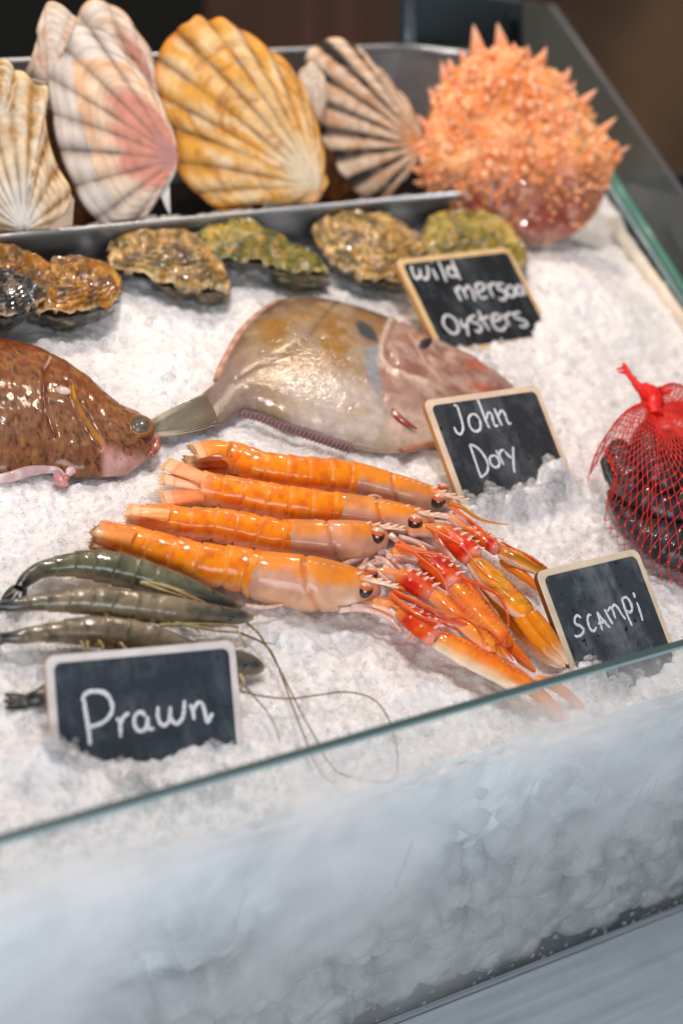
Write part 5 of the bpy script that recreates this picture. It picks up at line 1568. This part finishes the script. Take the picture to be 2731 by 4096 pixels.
def paint_palm(white):
    def f(V, s, ph):
        c = mixc(lin('#ee7408'), lin('#f28f1c'), sstep(-0.2, 0.3, fbm(V, 70, 3)))
        c = mixc(c, lin('#e0540a'), np.exp(-((ph - 1.9) / 0.25) ** 2) * 0.6)
        side = sstep(0.45, -0.25, np.sin(ph - 0.6) + 0.1 * fbm(V + 3, 70, 2))
        c = mixc(c, lin('#f2c79a'), side * white)
        c = mixc(c, lin('#f8e4d4'), np.exp(-((np.sin(ph - 0.6) + 0.55) / 0.14) ** 2) * white)
        c = mixc(c, lin('#f6d8c4'), sstep(0.06, 0.0, s) * 0.8)
        return c
    return f

def paint_stained(V, s, ph):
    c = mixc(lin('#e57c08'), lin('#f09a18'), sstep(-0.2, 0.3, fbm(V, 70, 3)))
    band = np.exp(-((ph - 1.05) / 0.22) ** 2) + np.exp(-((ph - 2.25) / 0.22) ** 2)
    st = np.clip(band, 0, 1) * sstep(-0.35, 0.1, fbm(V + 6, 110, 3))
    c = mixc(c, lin('#4a3210'), st * 0.85)
    c = mixc(c, lin('#a87a1c'), sstep(0.15, 0.4, fbm(V + 1, 200, 2)) * 0.5)
    side = sstep(-0.15, -0.6, np.sin(ph - 0.7))
    c = mixc(c, lin('#f2d0b8'), side)
    return c

def paint_tip(a, b):
    return lambda V, s, ph: mixc(mixc(lin(a), lin('#e86c10'), np.exp(-((ph - 2.0) / 0.4) ** 2) * 0.5), lin(b), sstep(0.55, 0.95, s))

def claw(parent, upper, arm, arm_hw, arm_z, palm, palm_hw, palm_z, fingers, paint, nsp=12, label=None, tipcols=('#ee8a28', '#f8dcc4')):
    root = bpy.data.objects.new('claw', None)
    root.empty_display_size = 0.01
    COL.objects.link(root)
    root.parent = parent
    root.location = (at(arm[0][0], arm[0][1], 0.0) - np.array(parent.location)).tolist()
    if label: root['label'] = label
    bpy.context.view_layer.update()
    o, P, r = limb(root, 'upper_arm', upper[0], upper[1], upper[2], lambda V, s, ph: mixc(mixc(lin('#f0b890'), lin('#eecabc'), sstep(-0.2, 0.3, fbm(V, 60, 2))), lin('#e8842c'), sstep(0.2, 0.9, np.sin(ph)) * 0.8), n=50)
    o, P, r = limb(root, 'arm', arm, arm_hw, arm_z, paint_red, n=60)
    spines(root, P, r, (10, 20, 29, 38, 47), 0.0034, '#ef8a5c', '#fdf0e6', -1, 0.5, 'spines', rowphi=0.5)
    spines(root, P, r, (14, 26, 37, 50), 0.0030, '#f0a080', '#fff4ea', -1, 0.5, 'spines', rowphi=1.35)
    spines(root, P, r, (22, 40, 53), 0.0026, '#f0a080', '#fff4ea', 1, 0.5, 'spines', rowphi=0.9)
    o, P, r = limb(root, 'palm', palm, palm_hw, palm_z, paint, n=90, squash=0.72)
    spines(root, P, r, np.linspace(6, 82, nsp), 0.0016, '#f0902c', '#f8d4a8', -1, 0.6, 'spines', 0.72, 0.35)
    spines(root, P, r, np.linspace(8, 80, nsp), 0.0009, '#f0982c', '#fbe4c8', -1, 0.3, 'spines', 0.72, 1.25)
    spines(root, P, r, np.linspace(5, 84, nsp + 8), 0.0008, '#f4d8bc', '#fff6ec', 1, 0.2, 'spines', 0.72, 0.25)
    for pts, hw, z in fingers:
        o, P, r = limb(root, 'finger', pts, hw, z, paint_tip(*tipcols), n=50, squash=0.8)
    # joint ring
    a = at(palm[0][0], palm[0][1], palm_z if np.ndim(palm_z) == 0 else palm_z[0])
    return root

claw(S1, ([(1780, 2062), (1820, 2085), (1864, 2118)], [12, 18, 20], 0.010), [(1858, 2112), (1920, 2150), (1992, 2208)], [18, 32, 28], 0.012, [(1992, 2206), (2060, 2232), (2130, 2266), (2195, 2305)], [32, 42, 36, 22], 0.011,
     [([(2000, 2238), (2060, 2280), (2110, 2320), (2150, 2360)], [20, 26, 20, 8], 0.006)], paint_stained, 10, tipcols=('#f0861c', '#ee7a14'))
claw(S2, ([(1630, 2128), (1700, 2122), (1785, 2128)], [22, 32, 34], 0.013), [(1772, 2115), (1820, 2165), (1862, 2205), (1895, 2245)], [30, 50, 56, 42], 0.018, [(1885, 2240), (1945, 2300), (2020, 2380), (2085, 2440), (2125, 2468)], [36, 56, 58, 50, 34], 0.017,
     [([(2075, 2455), (2130, 2535), (2190, 2605), (2240, 2650), (2262, 2668)], [38, 34, 28, 16, 4], (0.015, 0.013, 0.010, 0.007, 0.006)), ([(2120, 2450), (2170, 2510), (2220, 2580), (2255, 2630), (2270, 2660)], [30, 30, 24, 14, 4], (0.019, 0.017, 0.013, 0.009, 0.007)), ([(1900, 2300), (1990, 2420), (2090, 2540), (2190, 2640), (2250, 2672)], [18, 22, 26, 20, 8], 0.005)], paint_stained, 14, label='dark stained claw with brown bands', tipcols=('#e2860c', '#f4d0b0'))
claw(S3, ([(1560, 2212), (1630, 2218), (1705, 2240)], [24, 40, 42], 0.012), [(1690, 2228), (1740, 2270), (1790, 2310), (1828, 2345)], [38, 58, 58, 42], 0.016, [(1815, 2340), (1880, 2420), (1950, 2500), (2010, 2560), (2035, 2590)], [38, 52, 50, 40, 24], 0.015,
     [([(2000, 2545), (2050, 2600), (2100, 2650), (2140, 2690)], [30, 30, 22, 8], (0.012, 0.010, 0.007, 0.004)), ([(1860, 2320), (1930, 2420), (2000, 2510), (2055, 2575)], [18, 24, 22, 8], 0.009)], paint_palm(0.25), 14, tipcols=('#ea6a10', '#f08a3c'))
claw(S3, ([(1500, 2290), (1550, 2296), (1600, 2310)], [20, 28, 30], 0.013), [(1585, 2300), (1640, 2325), (1690, 2355), (1735, 2390)], [34, 52, 52, 40], 0.018, [(1725, 2372), (1790, 2430), (1870, 2500), (1945, 2570), (1985, 2602)], [36, 46, 48, 40, 24], 0.019,
     [([(1950, 2560), (1990, 2590), (2030, 2625), (2068, 2656)], [20, 18, 15, 5], (0.020, 0.019, 0.018, 0.017)), ([(1925, 2560), (1965, 2590), (2000, 2618), (2032, 2640)], [20, 18, 14, 5], (0.016, 0.017, 0.017, 0.016))], paint_palm(0.30), 14, tipcols=('#ee8420', '#fbeadc'))
claw(S4, ([(1440, 2412), (1520, 2418), (1610, 2450)], [20, 36, 40], 0.010), [(1592, 2440), (1640, 2470), (1690, 2510), (1742, 2560)], [32, 50, 54, 42], 0.016, [(1735, 2548), (1830, 2600), (1950, 2662), (2060, 2722), (2140, 2760)], [46, 58, 60, 54, 34], 0.013,
     [([(2120, 2752), (2190, 2810), (2240, 2872), (2290, 2900), (2335, 2940)], [34, 28, 24, 20, 5], (0.008, 0.004, -0.001, -0.004, -0.006)), ([(2140, 2720), (2200, 2735), (2280, 2790), (2330, 2840), (2352, 2868)], [24, 26, 22, 14, 4], (0.012, 0.010, 0.004, 0.000, -0.002))], paint_palm(0.95), 16, label='orange claw with a cream underside reaching behind the glass', tipcols=('#f0a05c', '#f4c8a4'))

# ------------------------------------------------------------------ grey prawns
M_PRAWN = flesh('prawn shell', 0.4, 0.9, (0.65, 1.25), 120, 200, 0.7, 0.0014, sss=0.08, sssr=(0.006, 0.006, 0.004), coatr=0.05, spec=0.2, fine=0.2)
M_PTAIL = flesh('prawn tail', 0.45, 0.3, (0.7, 1.2), 120, 220, 0.4, 0.0008, spec=0.2, coatr=0.2)
def prawn(label, mid, hw, zofs, green, seed, spots=True, legs=(), feel=()):
    n, k = 200, 32
    M2 = resample(np.column_stack([np.array(mid, float), np.array(hw, float)]), n)
    sc = np.linalg.norm(at(mid[0][0], mid[0][1], 0.01) - CAM) / FPX
    rad = M2[:, 2] * sc * 1.18
    P = np.array([at(a[0], a[1], r * 0.9 + zofs) for a, r in zip(M2, rad)])
    root = thing('prawn', label, 'prawn', P.mean(0) * np.array([1, 1, 0]), 'grey prawns behind the prawn sign')
    s = np.linspace(0, 1, n)
    phi = np.linspace(0, 2 * np.pi, k, endpoint=False)
    q = np.clip((s - 0.10) / 0.52, 0, 1) * 6
    fr = q - np.floor(q)
    inab = (s > 0.10) & (s < 0.62)
    fac = np.where(inab, 1.04 - 0.10 * fr ** 0.8, 1.0)
    V, F, _, _ = tube(P, (rad * fac)[:, None] * np.ones(k), (rad * fac)[:, None] * np.ones(k), k=k)
    V3 = V.reshape(n, k, 3)
    up = np.tile(np.sin(phi), (n, 1))
    S2 = np.repeat(s, k).reshape(n, k)
    base = lin('#6a664a') if green else lin('#8a7a60')
    c = mixc(base, lin('#857a62'), sstep(0.5, -0.4, up + 0.2 * fbm(V3 + seed, 60, 3)))
    c = mixc(c, lin('#3a3c28'), sstep(-0.05, 0.40, fbm(V3 + seed * 2, 90, 4)) * 0.55)
    c = mixc(c, lin('#23281c'), (np.exp(-((fr - 0.12) / 0.10) ** 2) * inab)[:, None] * sstep(0.2, 0.9, up) * 0.6)
    c = mixc(c, lin('#a5805c'), sstep(0.15, -0.5, up + 0.3 * fbm(V3 + seed + 8, 90, 2)) * 0.75)
    c = mixc(c, lin('#a89c80'), (np.exp(-(np.minimum(fr, 1 - fr) / 0.05) ** 2) * inab)[:, None] * 0.16 * (1 + noise(V3 * 200)))
    c = mixc(c, lin('#2e352f'), sstep(0.62, 0.85, S2) * 0.6 * (0.6 + 0.5 * np.sin(up * 9 + 1)))
    c = mixc(c, lin('#2a3036'), sstep(0.74, 0.95, S2) * sstep(0.1, 0.6, up) * 0.6)
    c = mixc(c, lin('#8a7a50'), sstep(0.955, 0.99, S2))
    c = mixc(c, lin('#4a4440'), sstep(0.14, 0.06, S2) * 0.8)
    c = mixc(c, lin('#15181c'), sstep(0.07, 0.02, S2))
    mesh('body', V3.reshape(-1, 3), F, M_PRAWN, root, col=c.reshape(-1, 3))
    # tail fan blades
    T, Sd, U = frames(P)
    bag = Bag()
    for a_ in (-0.5, 0.0, 0.5):
        d = unit(-T[4] + Sd[4] * a_ * 0.6 - ZUP * 0.15)
        L = P[8] + d * np.linspace(0, 0.018, 14)[:, None]
        L[:, 2] = np.maximum(L[:, 2], 0.002)
        v = np.linspace(0, 1, 14)
        V, F, s_, _ = tube(L, 0.0032 * np.sin(0.35 + v * 2.6), np.full(14, 0.0010), k=10)
        bag.add(V, F, mixc(lin('#5a5048'), lin('#121418'), sstep(0.1, 0.6, s_)))
    bag.build('tail_fan', M_PTAIL, root)
    if spots:
        bag = Bag()
        for i in np.linspace(n * 0.30, n * 0.66, 7).astype(int):
            ang = math.pi + 0.45 + rng.normal(0, 0.12)
            # the viewer's flank
            for sgn in (1,):
                side = -1 if (Sd[i] @ (CAM - P[i])) < 0 else 1
                d = unit(Sd[i] * side * math.cos(0.35) - U[i] * math.sin(0.35) * rng.uniform(0.3, 1.2))
                V, F, D = ball(P[i] + d * rad[i] * 0.995, (0.0016, 0.0008, 0.0010), 7, 10, axes=np.array([T[i], d, np.cross(T[i], d)]))
                bag.add(V, F, lin('#d8b010'))
        bag.build('yellow_spots', M_PRAWN, root)
    for pts, r in legs:
        P_ = path3(pts, 24, 0.0165)
        V, F, s_, _ = tube(P_, np.linspace(r, r * 0.5, 24), k=7)
        mesh('leg', V, F, M_PRAWN, root, col=mixc(lin('#c2b67c'), lin('#8a6a3c'), s_))
    for pts, r in feel:
        P_ = path3(pts, 70, np.linspace(0.010, 0.005, 70))
        V, F, s_, _ = tube(P_, np.linspace(r, r * 0.55, 70), k=6)
        mesh('antenna', V, F, M_PRAWN, root, col=mixc(lin('#6d5530'), lin('#8a7462'), s_))
    # rostrum and eye
    bag = Bag()
    tipd = unit(P[-1] - P[-20])
    cone(bag, P[-28] + ZUP * rad[-28] * 0.8, P[-1] + tipd * 0.004 + ZUP * 0.002, 0.0022, lin('#454a3c'), lin('#9a8a60'), 7)
    bag.build('rostrum', M_PRAWN, root)
    e = int(n * 0.90)
    sd = Sd[e] * (1 if Sd[e] @ (CAM - P[e]) > 0 else -1)
    V, F, D = ball(P[e] + sd * rad[e] * 0.72 + ZUP * rad[e] * 0.42, 0.0019, 12, 16)
    mesh('eye', V, F, M_BLACKEYE, root, col=lin('#0c0c0c'))
    return root

prawn('topmost grey prawn, dark green, with a drooping tail', [(75, 2356), (110, 2315), (170, 2278), (260, 2262), (350, 2258), (450, 2272), (550, 2298), (650, 2330), (750, 2362), (850, 2400), (930, 2424), (958, 2432)],
      [18, 26, 30, 40, 52, 60, 58, 54, 46, 34, 22, 9], 0.004, True, 1.1, False,
      [([(560, 2330), (640, 2340), (720, 2370), (800, 2410)], 0.0013), ([(580, 2336), (680, 2370), (740, 2390), (760, 2415)], 0.0011), ([(600, 2330), (690, 2350), (790, 2395), (850, 2430)], 0.0010)])
prawn('second grey prawn from the top, with yellow spots along its side', [(0, 2422), (60, 2422), (140, 2412), (230, 2408), (320, 2404), (430, 2410), (540, 2424), (650, 2438), (760, 2452), (870, 2462), (970, 2468), (1008, 2472)],
      [18, 24, 28, 36, 46, 52, 54, 52, 46, 36, 24, 9], 0.010, False, 2.2, True,
      [([(600, 2480), (720, 2466), (800, 2530)], 0.0010), ([(640, 2500), (780, 2496), (900, 2500), (955, 2510)], 0.0012), ([(700, 2490), (850, 2520), (950, 2530)], 0.0011), ([(950, 2520), (965, 2550), (985, 2588)], 0.0008)],
      [([(985, 2490), (1030, 2530), (1070, 2590), (1110, 2660), (1160, 2760), (1210, 2860), (1260, 2950), (1300, 3030), (1352, 3090), (1400, 3110)], 0.0007), ([(950, 2530), (1030, 2560), (1080, 2600), (1110, 2660), (1140, 2740), (1180, 2850), (1215, 2940), (1250, 3030), (1290, 3100), (1340, 3140)], 0.0007), ([(960, 2530), (1030, 2562), (1100, 2578)], 0.0006)])
prawn('third grey prawn, amber bellied, its head behind the prawn sign', [(8, 2552), (70, 2548), (150, 2536), (240, 2528), (330, 2524), (430, 2530), (540, 2546), (640, 2572), (740, 2604), (820, 2630), (880, 2650), (905, 2658)],
      [16, 24, 30, 38, 50, 56, 56, 52, 44, 34, 22, 9], 0.006, False, 3.3, True,
      [([(325, 2565), (336, 2592), (340, 2620)], 0.0008), ([(350, 2565), (352, 2600), (346, 2625)], 0.0008), ([(395, 2562), (412, 2585), (410, 2610)], 0.0008), ([(480, 2570), (505, 2595), (520, 2612)], 0.0009)])
prawn('lowest grey prawn, almost hidden by the prawn sign, head and tail showing', [(112, 2800), (160, 2790), (230, 2752), (330, 2716), (440, 2690), (560, 2670), (680, 2656), (800, 2648), (900, 2648), (980, 2656), (1030, 2668), (1046, 2674)],
      [24, 32, 36, 44, 52, 56, 56, 54, 50, 42, 28, 10], 0.000, False, 4.4, False, [([(960, 2700), (975, 2730), (960, 2760)], 0.0012)],
      [([(970, 2735), (1020, 2790), (1070, 2850), (1110, 2930), (1118, 2970)], 0.0006), ([(960, 2765), (1060, 2786), (1160, 2795), (1260, 2782), (1380, 2768), (1480, 2790), (1540, 2850), (1580, 2960), (1590, 3060), (1560, 3125), (1450, 3120), (1330, 3080)], 0.0006)])

# ------------------------------------------------------------------ mussels in a red net
M_MUSSEL = flesh('mussel shell', 0.5, 0.5, (0.5, 1.4), 90, 200, 0.8, 0.0016, coatr=0.12)
M_NET = flesh('red netting', 0.45, 0.3, (0.9, 1.1), 60, 200, 0.1, 0.0003)
def mussel(label, a, b, w, z, seed, zr=0.72):
    A, B = at(a[0], a[1], z[0]), at(b[0], b[1], z[1])
    n, k = 50, 28
    s = np.linspace(0, 1, n)
    P = A + (B - A) * s[:, None]
    side = unit(np.cross(B - A, ZUP))
    P = P + side * (0.10 * np.linalg.norm(B - A) * np.sin(np.pi * s))[:, None]
    r = w * np.clip(s, 0.001, 1) ** 0.55 * (1 - s ** 3.2) ** 0.5 * 1.25
    V, F, ss, ph = tube(P, r + 0.0003, (r + 0.0003) * zr, k=k)
    root = thing('mussel', label, 'mussel', V.min(0), 'mussels inside the red net')
    V = V + unit(np.array([-0.3, -0.4, 1])) * (0.0007 * np.sin(ss * 70 + 4 * fbm(V, 40, 2)) + 0.0010 * fbm(V + seed, 110, 3))[:, None]
    ring = np.sin(ss * 55 + 3 * fbm(V, 40, 2))
    c = mixc(lin('#121318'), lin('#25262e'), sstep(-0.2, 0.3, fbm(V + seed, 60, 3)))
    c = mixc(c, lin('#4a4658'), sstep(0.2, 0.9, ring) * 0.4)
    c = mixc(c, lin('#5a5a5a'), sstep(0.2, 0.45, fbm(V + seed + 5, 90, 3)) * 0.55)
    c = mixc(c, lin('#5a3c2c'), sstep(0.3, 0.5, fbm(V + seed + 9, 50, 3)) * 0.6)
    half = np.sin(ph) >= 0
    Vu = V.reshape(n, k, 3)
    mesh('upper_valve', np.concatenate([Vu[:, :k // 2 + 1]], 1).reshape(-1, 3), grid_faces(n, k // 2 + 1), M_MUSSEL, root, col=c.reshape(n, k, 3)[:, :k // 2 + 1].reshape(-1, 3), solid=0.0008)
    idx = list(range(k // 2, k)) + [0]
    Vl = Vu[:, idx] - ZUP * 0.0003
    mesh('lower_valve', Vl.reshape(-1, 3), grid_faces(n, len(idx)), M_MUSSEL, root, col=c.reshape(n, k, 3)[:, idx].reshape(-1, 3) * 0.8)
    return root

mussel('long grey black mussel across the front of the red net', (2410, 1835), (2770, 2060), 0.0215, (0.026, 0.024), 1)
mussel('bluish black mussel pointing up to the knot of the red net', (2600, 1690), (2700, 1960), 0.0200, (0.046, 0.040), 2)
mussel('dark mussel lying lowest in the red net', (2500, 2070), (2840, 2230), 0.0210, (0.014, 0.012), 3)
mussel('mussel lying crosswise at the upper left of the red net', (2480, 1765), (2560, 1960), 0.0150, (0.030, 0.034), 4)
mussel('mussel at the right edge of the red net in the photo', (2620, 1900), (2860, 2040), 0.0160, (0.034, 0.030), 5)
mussel('dark mussel behind the others at the back of the red net', (2530, 1745), (2840, 1790), 0.0190, (0.034, 0.034), 6)
mussel('black mussel beneath the long grey black one', (2440, 1960), (2640, 2150), 0.0120, (0.012, 0.012), 7)

def net_bag():
    out = [(2600, 1668), (2545, 1690), (2480, 1745), (2425, 1775), (2372, 1830), (2380, 1900), (2408, 1975), (2450, 2045), (2500, 2110), (2540, 2150), (2570, 2195), (2640, 2238), (2700, 2268), (2780, 2290), (2880, 2270), (2950, 2180), (2980, 2050), (2960, 1900), (2880, 1760), (2760, 1680), (2680, 1655)]
    z0 = 0.018
    L = np.array([at(x, y, z0) for x, y in out])
    NT = 400
    O = resample(L, NT, True)
    K = at(2612, 1640, 0.052)                          # all threads gather at the knot
    root = thing('net_bag', 'red net bag of mussels tied with a red knot', 'net bag', O.mean(0) * np.array([1, 1, 0]))
    cen = O.mean(0)
    def surf(u, v):                                    # u round the bag, v from rim (0) to the knot (1)
        k = (np.asarray(u) % 1.0) * NT
        i0 = np.floor(k).astype(int) % NT
        f = (k - np.floor(k))[..., None]
        Q = O[i0] * (1 - f) + O[(i0 + 1) % NT] * f
        v0 = np.asarray(v, float)
        v = np.clip(v0, 0, 1)
        T = v[..., None]
        P = Q * (1 - T) ** 1.0 + K * T
        lift = 0.026 * np.sin(np.pi * np.clip(np.asarray(v), 0, 1) ** 0.62) ** 0.9
        P[..., 2] = P[..., 2] * 1.0 + lift * (0.92 + 0.08 * np.sin(np.asarray(u) * 40))
        P[..., 2] -= np.clip(-v0, 0, 1) / 0.12 * 0.016
        P[..., :2] += (cen - P)[..., :2] * (np.clip(-v0, 0, 1) / 0.12 * 0.03)[..., None]
        return P
    tops = np.concatenate([np.array([tuple(v.co) for v in c.data.vertices]) + np.array(o.location) for o in COL.objects if o.name.startswith('mussel') and o.type == 'EMPTY' for c in COL.objects if c.parent == o])
    def drape(P):                                      # the net lies over the mussels
        P = P.copy()
        for k0 in range(0, len(P), 400):
            Q = P[k0:k0 + 400]
            d2 = (Q[:, None, 0] - tops[None, :, 0]) ** 2 + (Q[:, None, 1] - tops[None, :, 1]) ** 2
            near = np.where(d2 < 0.0030 ** 2, tops[None, :, 2], -1).max(1)
            Q[:, 2] = np.maximum(Q[:, 2], near + 0.0010)
        return P
    bag = Bag()
    NS, ROWS, NV = 118, 22, 110
    vs = np.linspace(-0.12, 0.965, NV)
    for i in range(NS):
        par = 1 if i % 2 else -1
        z = (np.abs(((vs * ROWS) % 2) - 1) - 0.5) * par
        z = np.sign(z) * (2 * np.abs(z)) ** 0.75 * 0.5
        u = i / NS + z * 0.96 / NS + 0.05 * vs + 0.006 * np.sin(vs * 9 + i * 0.2)
        P = drape(surf(u, vs))
        P[1:-1] = 0.25 * P[:-2] + 0.5 * P[1:-1] + 0.25 * P[2:]
        V, F, s_, _ = tube(P, 0.00027 + 0.00018 * np.clip(vs, 0, 1) ** 2, k=5)
        bag.add(V, F, mixc(lin('#c8140c'), lin('#e03020'), rng.uniform(0, 1, len(V))))
        for j in np.where(np.abs(z) > 0.47)[0]:
            if vs[j] < 0.85:
                V, F, D = ball(P[j], (0.0006, 0.0006, 0.0009), 5, 6)
                bag.add(V, F, lin('#f03a28'))
    bag.build('netting', M_NET, root)
    # knot, twisted tail, strap
    bag = Bag()
    g = resample(np.array([(2618, 1668, 34), (2612, 1630, 28), (2612, 1595, 40), (2590, 1575, 36), (2550, 1545, 20), (2520, 1505, 15), (2497, 1462, 9)], float), 50)
    P = np.array([at(a[0], a[1], 0.052 + 0.012 * i / 49) for i, a in enumerate(g)])
    sc = np.linalg.norm(P[0] - CAM) / FPX
    V, F, s_, ph_ = tube(P, g[:, 2] * sc, k=20)
    V = V + (0.0012 * fbm(V, 150, 3))[:, None]
    bag.add(V, F, mixc(lin('#d8100c'), lin('#f02a20'), (np.sin(ph_ * 7 + s_ * 20) + 1) / 2))
    for a, b in (((2500, 1470), (2462, 1478)), ((2505, 1490), (2470, 1488)), ((2495, 1468), (2490, 1450)), ((2640, 1575), (2690, 1560)), ((2620, 1560), (2580, 1530)), ((2640, 1565), (2660, 1545)), ((2660, 1570), (2680, 1578))):
        P2 = np.array([at(*(np.array(a) * (1 - q) + np.array(b) * q), 0.058) for q in np.linspace(0, 1, 8)])
        V, F, s_, _ = tube(P2, np.linspace(0.0016, 0.0005, 8), k=6)
        bag.add(V, F, lin('#e82018'))
    bag.build('knot', M_NET, root)
    bag = Bag()
    for j in range(9):
        off = (j - 4) * 4.5
        P2 = np.array([at(x, y + off * 1.4, 0.050 - 0.006 * q) for q, (x, y) in enumerate(((2618, 1640), (2680, 1645), (2750, 1648), (2850, 1665), (2960, 1720)))])
        V, F, s_, _ = tube(resample(P2, 30), np.full(30, 0.0008), k=6)
        bag.add(V, F, lin('#e81c14'))
    bag.build('gathered_netting', M_NET, root)
net_bag()
